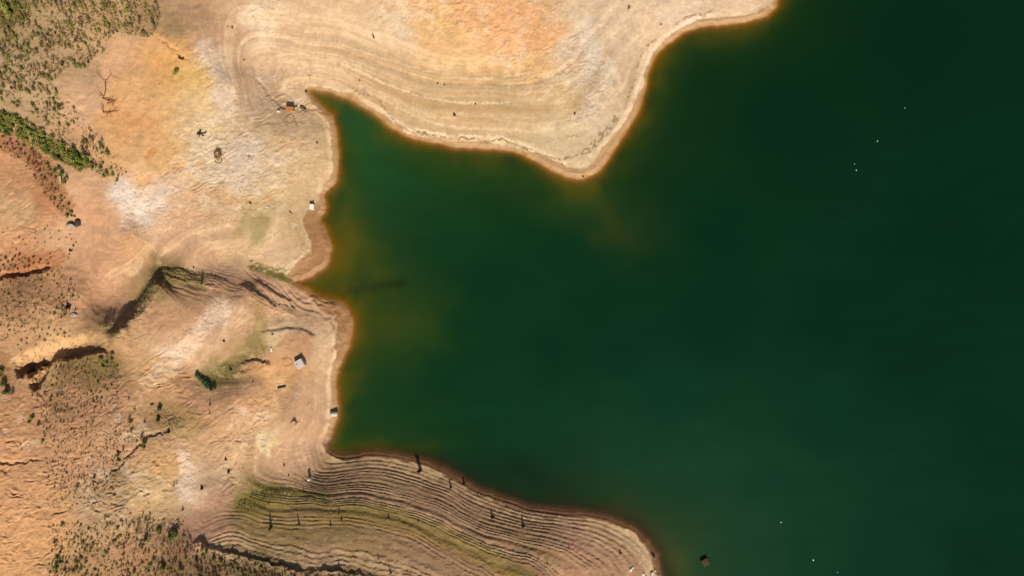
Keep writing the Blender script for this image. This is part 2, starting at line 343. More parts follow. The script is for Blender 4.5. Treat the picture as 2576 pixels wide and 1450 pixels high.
# grey-olive algae / damp green tints
for pts, r, k in [([(560,945),(600,900),(650,870)], 20, .42), ([(540,950),(570,930)], 18, .4), ([(655,560),(650,600)], 22, .35), ([(470,700),(440,690),(500,715)], 20, .5), ([(350,760),(385,710),(400,680)], 14, .6),
                  ([(600,590),(620,560)], 18, .2), ([(400,1050),(470,1060)], 40, .3), ([(640,730),(660,820),(630,860)], 14, .3), ([(230,930),(270,930)], 25, .4), ([(700,680),(740,705),(650,675)], 12, .6)]:
    mixc(rgd(soft(pts, r)), (132,120,60), k)
band_ = _LAT[np.floor(H*1.35).astype(int) & 255, 19]
ol = soft([(610,1270),(650,1250),(690,1232)], 22); mixc(rgd(ol), (140,134,50), .5)
ol = soft([(640,1285),(740,1262),(860,1278),(960,1290),(1060,1318),(1150,1360),(1240,1400),(1330,1450)], 20); mixc(np.clip(ol+.25*rag1*ol, 0, 1), (146,132,52), .55)
ol = soft([(780,1305),(900,1308),(1000,1322),(1090,1358),(1180,1395),(1290,1450)], 14); mixc(np.clip(ol, 0, 1), (184,152,76), .5)
ol = soft([(600,1300),(640,1330),(720,1340),(850,1345)], 26); mixc(rgd(ol), (152,130,72), .4)
mixc(rgd(soft([(700,1240),(760,1245),(820,1255)], 12)), (120,120,44), .5)
mixc(ss(.1,.5,band_-.35+.4*rag1)*M_terr*.5, (228,192,140), .45)
mixc(soft([(1300,1400),(1370,1440)], 22)*.6, (150,110,92), .6)
# strandlines: thin bands that follow the levels of the old lake surface
lev = H+.05*rag1
q = lev*3.6
band = _LAT[(np.floor(q).astype(int)) & 255, 9]*(1-(q-np.floor(q)))+_LAT[(np.floor(q).astype(int)+1) & 255, 9]*(q-np.floor(q))
q2 = lev*11.
band2 = _LAT[(np.floor(q2).astype(int)) & 255, 29]*(1-(q2-np.floor(q2)))+_LAT[(np.floor(q2).astype(int)+1) & 255, 29]*(q2-np.floor(q2))
strand = ((band-.5)*1.0+(band2-.5)*.6)
sm = np.clip(M_soft*1.0+M_terr*.8+.4*ss(60, 20, D)*land, 0, 1)
C *= (1+.14*strand*sm)[..., None]
mixc(sm*ss(.62, .8, band)*ss(-.1, .3, rag1+.2), (238,212,172), .35*(1) )
# general mottling
C *= (1+.05*rag2+.06*rag1+.05*fbm(U/90, V/90, 3, 131))[..., None]
# beach: cream edge and wet band
wetw = 9+6*soft([(1000,320),(1200,360)], 60)*1+14*soft([(1500,420),(1400,400)], 70)+10*soft([(1600,300),(1560,370)], 60)+8*soft([(1720,80),(1900,45)], 60)+38*soft([(790,560),(790,640)], 45)+22*soft([(760,690)], 45)+28*soft([(850,800),(860,840),(840,780)], 42)+6*soft([(850,930),(850,1040)], 60)+6*soft([(852,420),(852,300)], 70)+8*soft([(900,1150),(1200,1230),(1550,1300)], 50)+10*soft([(1640,1400)], 50)
wetw = wetw*(1+.25*rag1)+2*rag2
D2 = D+5*rag1+3*rag2+5*rag3
wet = (1-ss(wetw-2, wetw+1.5, D2))*land
south = u_(soft([(860,1160),(1000,1160),(1200,1240),(1400,1290),(1560,1320),(1650,1400),(1660,1480)], 60))
cw = 10+12*south
cream = ss(wetw-1, wetw+1, D2)*(1-ss(wetw+cw-3, wetw+cw+5, D2))*land*ss(-.5, .1, rag3+.2)
nb = u_(soft([(1000,300),(1200,350),(1450,420),(1560,330),(1640,150),(1720,60),(1830,30)], 70), soft([(830,330),(810,470)], 40), soft([(760,660),(700,680)], 25), soft([(850,860),(830,950),(830,1060)], 50), soft([(800,220),(900,240)], 30))
mixc(cream*nb*ss(-.35, .25, rag1+rag3*.6), (244,218,178), .7)
mixc(cream*south*ss(-.25, .25, rag1+.6*(band2-.4)), (232,200,148), .7)
rt = soft([(1560,1340),(1600,1370),(1630,1420)], 18); mixc(rgd(rt)*ss(wetw, wetw+3, D2), (232,200,156), .6)
shelf = u_(soft([(790,560),(800,640),(770,690)], 45), soft([(850,790),(870,840),(850,880)], 36))
mixc(wet*(1-south)*(1-shelf), (192,150,100), .8); mixc(wet*(1-south)*shelf, (170,124,78), .88); mixc(wet*south, (122,84,50), .85)
mixc(wet*(1-ss(0, 7, D2))*(1-south), (164,120,66), .6)
mixc(wet*(1-ss(0, 7, D2))*south, (100,68,40), .6)
# second cream line and the drift line of dark wrack between them
def dline(P, w, col, k, brk=0, jit=1.0, pw=1):
    P = crom(P, 3); x0, y0 = P.min(0)-w*4-12; x1, y1 = P.max(0)+w*4+12
    i0, i1 = np.searchsorted(gu, [x0, x1]); j0, j1 = np.searchsorted(gv, [y0, y1]); sl = (slice(j0, j1), slice(i0, i1))
    d, s, t = poly_dist(U[sl]+jit*8*rag2[sl], V[sl]+jit*8*rag1[sl], P)
    m = (1-ss(w*.6, w*1.3, d))*ss(0, .04, t)*ss(0, .04, 1-t)*ss(brk-.12, brk+.12, .25+rag2[sl]+.5*rag1[sl])
    C[sl] = C[sl]*(1-(m*k)[..., None])+np.array(col, np.float32)*(m*k)[..., None]
dline([(1000,322),(1080,338),(1141,345),(1190,348),(1249,350),(1282,355),(1305,361),(1344,378),(1390,396)], 7, (246,224,190), .8, .0)
dline([(1030,326),(1080,340),(1141,348),(1190,351),(1249,353),(1282,358),(1305,365),(1344,381),(1390,399),(1430,399),(1453,391),(1489,378),(1512,350)], 2.6, (148,118,78), .85, .1)
dline([(1453,388),(1489,374),(1512,350),(1540,318),(1560,290)], 9, (150,124,88), .75, .3, 1.6)
dline([(1380,352),(1440,348),(1480,335)], 5, (160,134,92), .5, .35, 1.6)
dline([(1570,285),(1600,200),(1608,160),(1625,125),(1660,95)], 3, (150,122,84), .7, .35, 1.2)
dline([(1595,255),(1611,200),(1622,170),(1640,130),(1668,100),(1700,76),(1745,52),(1795,40)], 4, (250,230,198), .8, .0, .6)
dline([(1699,60),(1732,44),(1765,36),(1790,33)], 3.5, (150,118,80), .8, .12, 1)
dline([(880,222),(935,245),(965,270),(990,300),(1015,325)], 3, (150,114,66), .6, .15, 1.2)
dline([(785,262),(805,290),(818,310),(830,360),(832,400)], 3, (240,210,160), .6, .0, .8)
dline([(765,222),(780,250),(800,275)], 4, (224,194,146), .7, -.1, .7)
dline([(624,676),(650,673),(690,690),(715,700),(740,712)], 7, (110,98,40), .8, -.05, 1)
dline([(690,672),(725,668),(760,645),(775,625)], 6, (244,220,176), .75, .0, 1.2)
dline([(640,670),(680,682),(710,687),(735,684)], 4, (244,222,176), .7, .05, 1.2)
dline([(735,540),(750,560),(755,590),(765,615),(780,640)], 9, (196,158,106), .7, .2, 1.6)
dline([(740,560),(752,575),(765,600)], 5, (246,222,176), .6, .25, 1.6)
for P_, w_, k_ in [([(840,150),(887,172),(937,195),(987,218),(1062,244),(1141,258),(1181,261),(1223,261),(1300,256)], 2.6, .75), ([(700,45),(760,40),(812,43),(850,52),(900,72),(960,98)], 4, .4),
    ([(649,92),(762,97),(837,103),(887,122),(962,145),(1012,162),(1062,176),(1141,190)], 2.6, .45), ([(687,150),(712,138),(752,136),(787,145),(862,157),(920,168)], 3.2, .5), ([(1100,195),(1141,197),(1249,197),(1289,189),(1371,179)], 2.8, .55),
    ([(1614,0),(1570,50),(1535,108)], 1.8, .6), ([(1740,10),(1650,50),(1600,90),(1560,150),(1545,200)], 4, .4), ([(1585,190),(1551,243),(1486,295),(1420,325),(1338,331),(1200,324),(1080,312)], 4, .45),
    ([(900,215),(960,245),(1030,285),(1120,318),(1200,326)], 3, .4), ([(760,80),(850,82),(930,104)], 3, .3), ([(1640,40),(1700,20),(1780,0)], 4, .4), ([(1560,230),(1600,140)], 5, .35)]:
    dline(P_, w_, (242,216,176), k_, -.05, .5)
for P_, w_, k_ in [([(860,120),(960,155),(1062,186),(1141,205),(1250,208),(1380,195)], 6, .35), ([(880,188),(960,222),(1062,256),(1181,275),(1300,275),(1400,270)], 9, .4), ([(750,62),(850,68),(950,112),(1000,135)], 5, .3), ([(1141,300),(1280,305),(1400,300),(1470,270)], 6, .3), ([(800,120),(900,135)], 6, .25), ([(1240,300),(1100,290)], 4, .3), ([(1530,120),(1500,190),(1470,240)], 6, .25)]:
    dline(P_, w_, (190,150,98), k_, -.1, .6)
for k in range(9):
    o = k*8
    dline([(585+o*.9,895+o*.55),(625+o*.8,905+o*.2),(665+o*.4,912+o*.1)], 1.5, (150,112,74), .4, .15, .7)
for k in range(7):
    o = k*10
    dline([(600-o*.7,705+o*.5),(640-o*.5,735+o*.6),(690-o*.2,775+o*.6),(720-o*.1,800+o*.5)], 1.8, (150,112,78), .42, .1, .8)
for k in range(10):
    o = k*9
    dline([(545+o,1150+o*.3),(552+o,1200+o*.1),(560+o,1245-o*.1)], 1.3, (238,204,162), .3, .1, .6)
for k in range(9):
    o = k*11
    dline([(250+o,590+o*.4),(246+o,630+o*.3),(250+o,665+o*.1)], 1.4, (186,140,100), .25, .1, .6)
for k in range(9):
    o = k*10
    dline([(480-o*1.1,1010+o*.3),(520-o*.7,1050+o*.3),(560-o*.5,1070+o*.2)], 1.5, (140,104,70), .35, .1, .7)
dline([(330,590),(360,605),(395,635)], 3.5, (234,200,150), .6, -.1, .6)
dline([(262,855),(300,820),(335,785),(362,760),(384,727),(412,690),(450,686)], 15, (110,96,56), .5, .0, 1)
dline([(730,820),(700,838),(690,852)], 6, (238,208,166), .4, 0, 1)
dline([(845,890),(830,930),(828,1000),(826,1060),(815,1100)], 3, (246,220,176), .7, .0, .8)
dline([(820,800),(845,820),(850,860),(838,890)], 4, (150,108,66), .7, .1, 1.4)
dline([(27,912),(75,890),(125,879),(175,866),(225,850)], 11, (242,200,144), .6, -.2, 1)  # peach south-facing bank of the main gully, its sunlight painted in
dline([(0,688),(60,676),(120,668)], 4, (236,178,120), .6, -.1, .8)  # sunlit bank of the upper gully, brightness painted into the ground colour
for k in range(7):
    o = k*9
    dline([(690-o*1.2,650+o*.1),(600-o*.3,640-o*.3),(530,625-o*.5),(500,605-o*.9)], 1.6, (240,208,164), .4, .05, .8)
for k in range(6):      # ring-like levels round the head of the inlet
    o = k*11
    dline([(770-o*.9,250-o*.1),(745-o,215-o*.3),(765-o*.6,195-o),(810,190-o),(880,208-o*1.1),(950,245-o*1.2)], 1.8, (238,210,168), .45, .0, .6)
# dark earthy scatter under the scrub
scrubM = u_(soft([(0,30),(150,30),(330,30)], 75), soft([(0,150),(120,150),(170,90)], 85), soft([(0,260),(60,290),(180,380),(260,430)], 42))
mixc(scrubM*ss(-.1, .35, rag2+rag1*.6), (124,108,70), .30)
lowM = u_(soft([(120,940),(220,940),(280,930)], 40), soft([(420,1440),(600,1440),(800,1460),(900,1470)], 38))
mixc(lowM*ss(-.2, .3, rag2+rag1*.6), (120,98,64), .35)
rust = soft([(0,352),(60,375),(110,420),(130,470),(165,520)], 22); mixc(rgd(rust), (156,100,62), .5)
mixc(rgd(soft([(30,690),(60,665),(140,650)], 22)), (165,95,55), .4)
mixc(rgd(u_(soft([(0,900),(10,950)], 22))), (150,100,60), .4)
C *= (1-.10*np.clip(M_terr, 0, 1))[..., None]
# lake bed: dimming by the water above is put into its colour
bc = np.stack([np.interp(-D, [0, 10, 40, 80], [168, 150, 100, 60]), np.interp(-D, [0, 10, 40, 80], [112, 90, 68, 56]), np.interp(-D, [0, 10, 40, 80], [38, 6, 10, 26])], -1).astype(np.float32)
bs = np.array((96,64,36), np.float32); bw = south[..., None]
bc = bc*(1-bw)+(bs*bw)
tip = soft([(790,232),(870,256),(960,312)], 26)[..., None]; bc = bc*(1-tip)+np.array((170,125,60), np.float32)*tip
C = np.where(land[..., None], C, bc*(1+.12*rag1)[..., None])
C *= np.array((1., .98, .965), np.float32)
ALB = np.clip(lin(np.clip(C, 0, 255))*.66, 0, 1).astype(np.float32)

# ------------------------------------------------------------------ mesh helpers
def link(o): COL.objects.link(o); return o
def grid_mesh(name, X, Y, Z, cols, attrs=None):
    nv, nu = X.shape; n = nv*nu
    me = bpy.data.meshes.new(name); me.vertices.add(n)
    co = np.stack([X, Y, Z], -1).reshape(-1).astype(np.float32); me.vertices.foreach_set('co', co)
    idx = np.arange(n).reshape(nv, nu)
    q = np.stack([idx[1:, :-1], idx[1:, 1:], idx[:-1, 1:], idx[:-1, :-1]], -1).reshape(-1, 4)
    me.loops.add(q.size); me.polygons.add(len(q))
    me.loops.foreach_set('vertex_index', q.reshape(-1).astype(np.int32))
    me.polygons.foreach_set('loop_start', (np.arange(len(q))*4).astype(np.int32))
    me.polygons.foreach_set('use_smooth', np.ones(len(q), bool))
    me.update(calc_edges=True)
    a = me.color_attributes.new('tint', 'FLOAT_COLOR', 'POINT')
    a.data.foreach_set('color', np.concatenate([cols.reshape(-1, 3), np.ones((n, 1), np.float32)], 1).reshape(-1).astype(np.float32))
    for k, v in (attrs or {}).items():
        t = me.attributes.new(k, 'FLOAT', 'POINT'); t.data.foreach_set('value', v.reshape(-1).astype(np.float32))
    return me
def world_xy(u, v, z):
    f = (HC-z)/HC
    return (u-UC)*S*f, (VC-v)*S*f

def mat(name):
    m = bpy.data.materials.new(name); m.use_nodes = True; nt = m.node_tree; nt.nodes.clear()
    out = nt.nodes.new('ShaderNodeOutputMaterial'); b = nt.nodes.new('ShaderNodeBsdfPrincipled'); nt.links.new(b.outputs[0], out.inputs[0])
    return m, nt, b
def node(nt, t, **k):
    n = nt.nodes.new(t)
    for a, v in k.items():
        if a.startswith('i_'): n.inputs[a[2:].replace('_', ' ')].default_value = v
        else: setattr(n, a, v)
    return n

# ground -----------------------------------------------------------------------
inner = (U > -60) & (U < 2700) & (V > -60) & (V < 1540)
zclamp = np.clip(H, -25, 30)
X, Y = world_xy(U, V, zclamp)
gm = grid_mesh('ground', X, Y, H, ALB, {'rocky': M_rock, 'wetness': wet.astype(np.float32)+(~land)})
m, nt, b = mat('earth'); L = nt.links.new
at = node(nt, 'ShaderNodeAttribute', attribute_name='tint'); tc = node(nt, 'ShaderNodeTexCoord')
n1 = node(nt, 'ShaderNodeTexNoise', i_Scale=2.2, i_Detail=6.0, i_Roughness=.65); L(tc.outputs['Object'], n1.inputs['Vector'])
n2 = node(nt, 'ShaderNodeTexNoise', i_Scale=.5, i_Detail=5.0, i_Roughness=.6); L(tc.outputs['Object'], n2.inputs['Vector'])
r1 = node(nt, 'ShaderNodeMapRange'); r1.inputs[1].default_value = .3; r1.inputs[2].default_value = .7; r1.inputs[3].default_value = .90; r1.inputs[4].default_value = 1.09; L(n1.outputs[0], r1.inputs[0])
r2 = node(nt, 'ShaderNodeMapRange'); r2.inputs[1].default_value = .3; r2.inputs[2].default_value = .7; r2.inputs[3].default_value = .93; r2.inputs[4].default_value = 1.07; L(n2.outputs[0], r2.inputs[0])
mu = node(nt, 'ShaderNodeMath', operation='MULTIPLY'); L(r1.outputs[0], mu.inputs[0]); L(r2.outputs[0], mu.inputs[1])
vm = node(nt, 'ShaderNodeVectorMath', operation='SCALE'); L(at.outputs['Color'], vm.inputs[0]); L(mu.outputs[0], vm.inputs['Scale'])
L(vm.outputs[0], b.inputs['Base Color'])
n3 = node(nt, 'ShaderNodeTexNoise', i_Scale=1.6, i_Detail=7.0, i_Roughness=.7); L(tc.outputs['Object'], n3.inputs['Vector'])
bp = node(nt, 'ShaderNodeBump'); bp.inputs['Strength'].default_value = .35; bp.inputs['Distance'].default_value = .12; L(n3.outputs[0], bp.inputs['Height']); L(bp.outputs[0], b.inputs['Normal'])
aw = node(nt, 'ShaderNodeAttribute', attribute_name='wetness')
rr = node(nt, 'ShaderNodeMapRange'); rr.inputs[3].default_value = .95; rr.inputs[4].default_value = .55; L(aw.outputs['Fac'], rr.inputs[0]); L(rr.outputs[0], b.inputs['Roughness'])
b.inputs['Specular IOR Level'].default_value = .25
gm.materials.append(m); ground = link(bpy.data.objects.new('ground', gm)); ground['kind'] = 'structure'

# water ------------------------------------------------------------------------
WC = [(2000,300,10,42,24),(2400,600,8,42,26),(2300,100,8,40,22),(2550,60,10,42,22),(2550,500,10,44,26),(1750,220,18,46,22),(1850,120,18,46,22),(2000,80,16,44,20),(1640,420,22,48,24),
(1100,430,34,64,28),(950,400,38,76,42),(900,330,40,82,52),(1000,470,30,68,38),(880,420,50,74,32),(1100,600,20,56,32),(1200,700,12,50,30),(1300,560,18,52,28),(1300,440,36,60,26),(1600,620,18,48,26),(1400,480,30,56,26),(1500,640,14,48,28),(1400,600,12,50,30),
(960,560,34,62,34),(900,560,44,66,34),(1000,620,34,60,32),(1000,730,34,58,28),(900,735,44,54,24),(1100,800,20,54,28),(1080,740,26,56,28),(950,900,34,60,26),(900,640,56,66,30),(930,800,60,66,26),(1150,820,14,52,30),
(1100,900,14,52,32),(1400,900,11,48,28),(1500,740,12,48,28),(1800,600,10,46,26),(1800,800,10,46,28),(2100,800,10,44,28),(1600,900,13,50,32),(1700,1000,16,55,36),(1400,1050,20,57,36),(1250,1050,18,56,34),(1600,1150,24,60,42),(1900,1250,22,58,40),(1750,1200,28,62,44),(1650,1250,30,64,42),(1100,1080,20,55,28),(950,1000,30,60,32),(1000,1060,24,56,30),(900,1090,34,60,26),
(1200,1160,16,48,30),(1300,1220,20,46,28),(1450,1240,30,52,32),(1550,1260,38,58,36),
(2300,1200,15,52,34),(2100,1000,14,52,34),(2300,900,11,44,28),(1720,1370,46,66,42),(1720,1430,60,74,40),(1800,1400,42,66,42),(1660,1330,48,66,40),(1850,1330,32,62,42),(1900,1440,28,60,40),(2000,1400,20,56,36),(2200,1420,15,52,34),(2500,1440,10,45,28),(2500,1100,12,46,28),(1640,1300,42,60,38)]
WC = np.array(WC, float)
wuax = axis([(700, 2700, 5)], -30000, 33000); wvax = axis([(-60, 1530, 5)], -31000, 32000)
WU, WV = np.meshgrid(wuax.astype(np.float32), wvax.astype(np.float32))
WUc, WVc = np.clip(WU, 700, 2720), np.clip(WV, -70, 1560)
wC = shepard(WC, WUc+fbm(WU/160, WV/160, 3, 141)*60, WVc+fbm(WU/160+4, WV/160, 3, 143)*45, 55, 1.6)
wd, _, _ = poly_dist(WUc, WVc, SH); wl = inside(WUc, WVc, POLY); wD = np.where(wl, -wd, wd)
wC *= (1+.05*fbm(WU/90, WV/30, 4, 151))[..., None]
wq1 = fbm(WU/85, WV/60, 3, 161, .42); wq2 = fbm(WU/85+6, WV/60+3, 3, 163, .42)
def plume(pts, rad, col, k):
    global wC
    dd, _, _ = poly_dist(WU+wq1*rad*.7+wq2*6, WV+wq2*rad*.7-wq1*6, crom(pts, 3)) if len(pts) > 1 else (np.hypot(WU-pts[0][0], WV-pts[0][1]), 0, 0)
    m = (np.exp(-(dd/(rad*1.15))**1.6)*k*.85*(1+.15*wq1))[..., None]; wC = wC*(1-m)+np.array(col, np.float32)*m
plume([(1450,470),(1500,520),(1560,570)], 56, (80,72,26), .58); plume([(1530,590),(1600,600)], 42, (56,58,26), .4); plume([(1540,420),(1600,330)], 36, (70,66,22), .45)
plume([(900,800),(980,810),(1060,800)], 66, (88,80,20), .5); plume([(880,640),(930,650),(960,690)], 46, (92,80,22), .62); plume([(840,560),(880,580)], 34, (104,78,24), .6); plume([(895,850),(880,900)], 30, (110,78,18), .5)
plume([(830,735),(900,735),(960,722),(1010,712)], 11, (26,36,20), .5); plume([(1650,250),(1700,120),(1850,90)], 34, (72,66,22), .5); plume([(1640,1380),(1700,1440)], 34, (92,88,46), .5); plume([(1300,1180),(1420,1235)], 22, (22,38,20), .4)
plume([(1560,1290),(1640,1345),(1690,1420)], 34, (92,80,44), .55); plume([(1100,400),(1250,420)], 26, (56,66,24), .4)
wlen = 14+16*np.exp(-(((WU-860)/60)**2+((WV-620)/110)**2))+16*np.exp(-(((WU-880)/60)**2+((WV-830)/110)**2))+12*np.exp(-(((WU-1500)/80)**2+((WV-450)/60)**2))+6*np.exp(-(((WU-1640)/60)**2+((WV-180)/120)**2))
wlen = wlen*np.clip(1+1.3*fbm(WU/70, WV/70, 3, 171), .45, 1.8)
warm = np.exp(-np.clip(wD, 0, 500)/wlen)[..., None]*.92
halo = np.exp(-np.clip(wD, 0, 500)/46.)[..., None]*.45
sth = (ss(1110, 1150, WV)*ss(840, 900, WU))[..., None]
wC = wC*(1-halo)+((1-sth)*np.array((86,78,22), np.float32)+sth*np.array((50,42,22), np.float32))*halo
wC = wC*(1-warm)+((1-sth)*np.array((164,104,18), np.float32)+sth*np.array((66,48,24), np.float32))*warm
wA = np.clip(lin(np.clip(wC, 0, 255))*np.array((.50, .68, .54)), 0, 1)
depthf = np.clip(wD, 0, 400)
wm_ = grid_mesh('water', *world_xy(WU, WV, 0*WU), 0*WU, wA.astype(np.float32), {'depth': depthf})
m, nt, b = mat('lake water'); L = nt.links.new
at = node(nt, 'ShaderNodeAttribute', attribute_name='tint'); L(at.outputs['Color'], b.inputs['Base Color'])
ad = node(nt, 'ShaderNodeAttribute', attribute_name='depth')
e1 = node(nt, 'ShaderNodeMath', operation='MULTIPLY'); e1.inputs[1].default_value = -1/13.; L(ad.outputs['Fac'], e1.inputs[0])
e2 = node(nt, 'ShaderNodeMath', operation='EXPONENT'); L(e1.outputs[0], e2.inputs[0])
e3 = node(nt, 'ShaderNodeMath', operation='SUBTRACT'); e3.inputs[0].default_value = 1.0; L(e2.outputs[0], e3.inputs[1])
e4 = node(nt, 'ShaderNodeMath', operation='MAXIMUM'); e4.inputs[1].default_value = .05; L(e3.outputs[0], e4.inputs[0]); L(e4.outputs[0], b.inputs['Alpha'])
b.inputs['Roughness'].default_value = .12; b.inputs['IOR'].default_value = 1.33; b.inputs['Specular IOR Level'].default_value = .3
tc = node(nt, 'ShaderNodeTexCoord'); n3 = node(nt, 'ShaderNodeTexNoise', i_Scale=1.2, i_Detail=4.0); L(tc.outputs['Object'], n3.inputs['Vector'])
bp = node(nt, 'ShaderNodeBump'); bp.inputs['Strength'].default_value = .12; bp.inputs['Distance'].default_value = .05; L(n3.outputs[0], bp.inputs['Height']); L(bp.outputs[0], b.inputs['Normal'])
wm_.materials.append(m); water = link(bpy.data.objects.new('water', wm_)); water['kind'] = 'structure'

# ------------------------------------------------------------------ placing on the ground
def hz(u, v):
    i = int(np.clip(np.searchsorted(gu, u)-1, 0, NU-2)); j = int(np.clip(np.searchsorted(gv, v)-1, 0, NV-2))
    a = (u-gu[i])/(gu[i+1]-gu[i]); c = (v-gv[j])/(gv[j+1]-gv[j])
    return float((H[j, i]*(1-a)+H[j, i+1]*a)*(1-c)+(H[j+1, i]*(1-a)+H[j+1, i+1]*a)*c)
def P3(u, v, dz=0):
    z = hz(u, v); x, y = world_xy(u, v, z); return Vector((x, y, z+dz))

# ------------------------------------------------------------------ object materials
def simple(name, col, rough=.85, var=.25, scale=6., rnd=0., bump=.3, dist=.02, metal=0., second=None, objrand=False):
    m, nt, b = mat(name); L = nt.links.new
    tc = node(nt, 'ShaderNodeTexCoord'); n = node(nt, 'ShaderNodeTexNoise', i_Scale=scale, i_Detail=5.0, i_Roughness=.65); L(tc.outputs['Object'], n.inputs['Vector'])
    cr = node(nt, 'ShaderNodeValToRGB'); c0 = np.array(col); c1 = np.array(second if second is not None else col)
    cr.color_ramp.elements[0].position = .35; cr.color_ramp.elements[1].position = .65
    cr.color_ramp.elements[0].color = (*(c0*(1-var)), 1); cr.color_ramp.elements[1].color = (*np.clip(c1*(1+var), 0, 1), 1)
    L(n.outputs[0], cr.inputs[0]); src = cr.outputs[0]
    if objrand:
        oi = node(nt, 'ShaderNodeObjectInfo'); hsv = node(nt, 'ShaderNodeHueSaturation')
        a = node(nt, 'ShaderNodeMapRange'); a.inputs[3].default_value = .475; a.inputs[4].default_value = .525; L(oi.outputs['Random'], a.inputs[0]); L(a.outputs[0], hsv.inputs['Hue'])
        c = node(nt, 'ShaderNodeMapRange'); c.inputs[3].default_value = 1-rnd; c.inputs[4].default_value = 1+rnd
        w = node(nt, 'ShaderNodeMath', operation='FRACT'); w2 = node(nt, 'ShaderNodeMath', operation='MULTIPLY'); w2.inputs[1].default_value = 7.31; L(oi.outputs['Random'], w2.inputs[0]); L(w2.outputs[0], w.inputs[0]); L(w.outputs[0], c.inputs[0]); L(c.outputs[0], hsv.inputs['Value'])
        L(src, hsv.inputs['Color']); src = hsv.outputs[0]
    L(src, b.inputs['Base Color']); b.inputs['Roughness'].default_value = rough; b.inputs['Metallic'].default_value = metal
    if bump:
        bp = node(nt, 'ShaderNodeBump'); bp.inputs['Strength'].default_value = bump; bp.inputs['Distance'].default_value = dist; L(n.outputs[0], bp.inputs['Height']); L(bp.outputs[0], b.inputs['Normal'])
    b.inputs['Specular IOR Level'].default_value = .25
    return m
A = lambda r, g, b_, k=.66: tuple(lin((r, g, b_))*k)
MT = dict(
    green=simple('olive leaves', A(170,166,78), var=.3, scale=3, rnd=.28, objrand=True, bump=0),
    bright=simple('fresh green leaves', A(132,146,54), var=.3, scale=3, rnd=.25, objrand=True, bump=0),
    teal=simple('deep green leaves', A(82,108,58), var=.35, scale=3, rnd=.2, objrand=True, bump=0),
    dry=simple('dry grey brown twigs', A(180,152,108), var=.3, scale=3, rnd=.3, objrand=True, bump=0),
    rust=simple('rusty dead brush', A(140,78,40), var=.35, scale=3, rnd=.3, objrand=True, bump=0),
    darkb=simple('dark burnt brush', A(108,88,68), var=.35, scale=3, rnd=.3, objrand=True, bump=0),
    wood=simple('dead weathered wood', A(120,86,56), var=.35, scale=5),
    owood=simple('orange brown dead wood', A(138,86,40), var=.3, scale=5),
    dwood=simple('dark waterlogged wood', A(62,46,36), var=.3, scale=5),
    pale=simple('bleached wood', A(226,200,166), var=.12, scale=5),
    concrete=simple('pale concrete', A(212,198,188, .72), var=.10, scale=3, dist=.01, rough=.9),
    rebar=simple('iron', A(90,66,50), var=.2),
    whitep=simple('worn white paint', A(240,228,214, .8), var=.08, scale=5, bump=.1),
    white=simple('clean white plastic', (.85, .85, .82), var=.03, bump=0, rough=.5),
    float_=simple('weathered float', A(214,198,182, .75), var=.14, scale=4, bump=.1),
    orange=simple('rusty orange steel', A(172,116,58, .8), var=.25, scale=3, second=A(188,124,56, .8), bump=.2),
    rope=simple('muddy rope', A(150,112,78), var=.2, scale=8),
    rock=simple('grey rock', A(190,172,152), var=.2, scale=2, dist=.05),
    prock=simple('pale rock', A(240,226,206, .75), var=.12, scale=2, dist=.05),
    drock=simple('dark rock', A(84,66,56), var=.25, scale=2, dist=.05),
    tint=simple('dry grass tufts', A(172,144,96), var=.35, scale=1.2, second=A(138,128,58), bump=0),
)
MT['black'] = simple('black brush', A(56,46,38), var=.3, scale=3, bump=0)
MT['sunk'] = simple('silty sunken concrete', A(74,62,26), var=.2, scale=3)

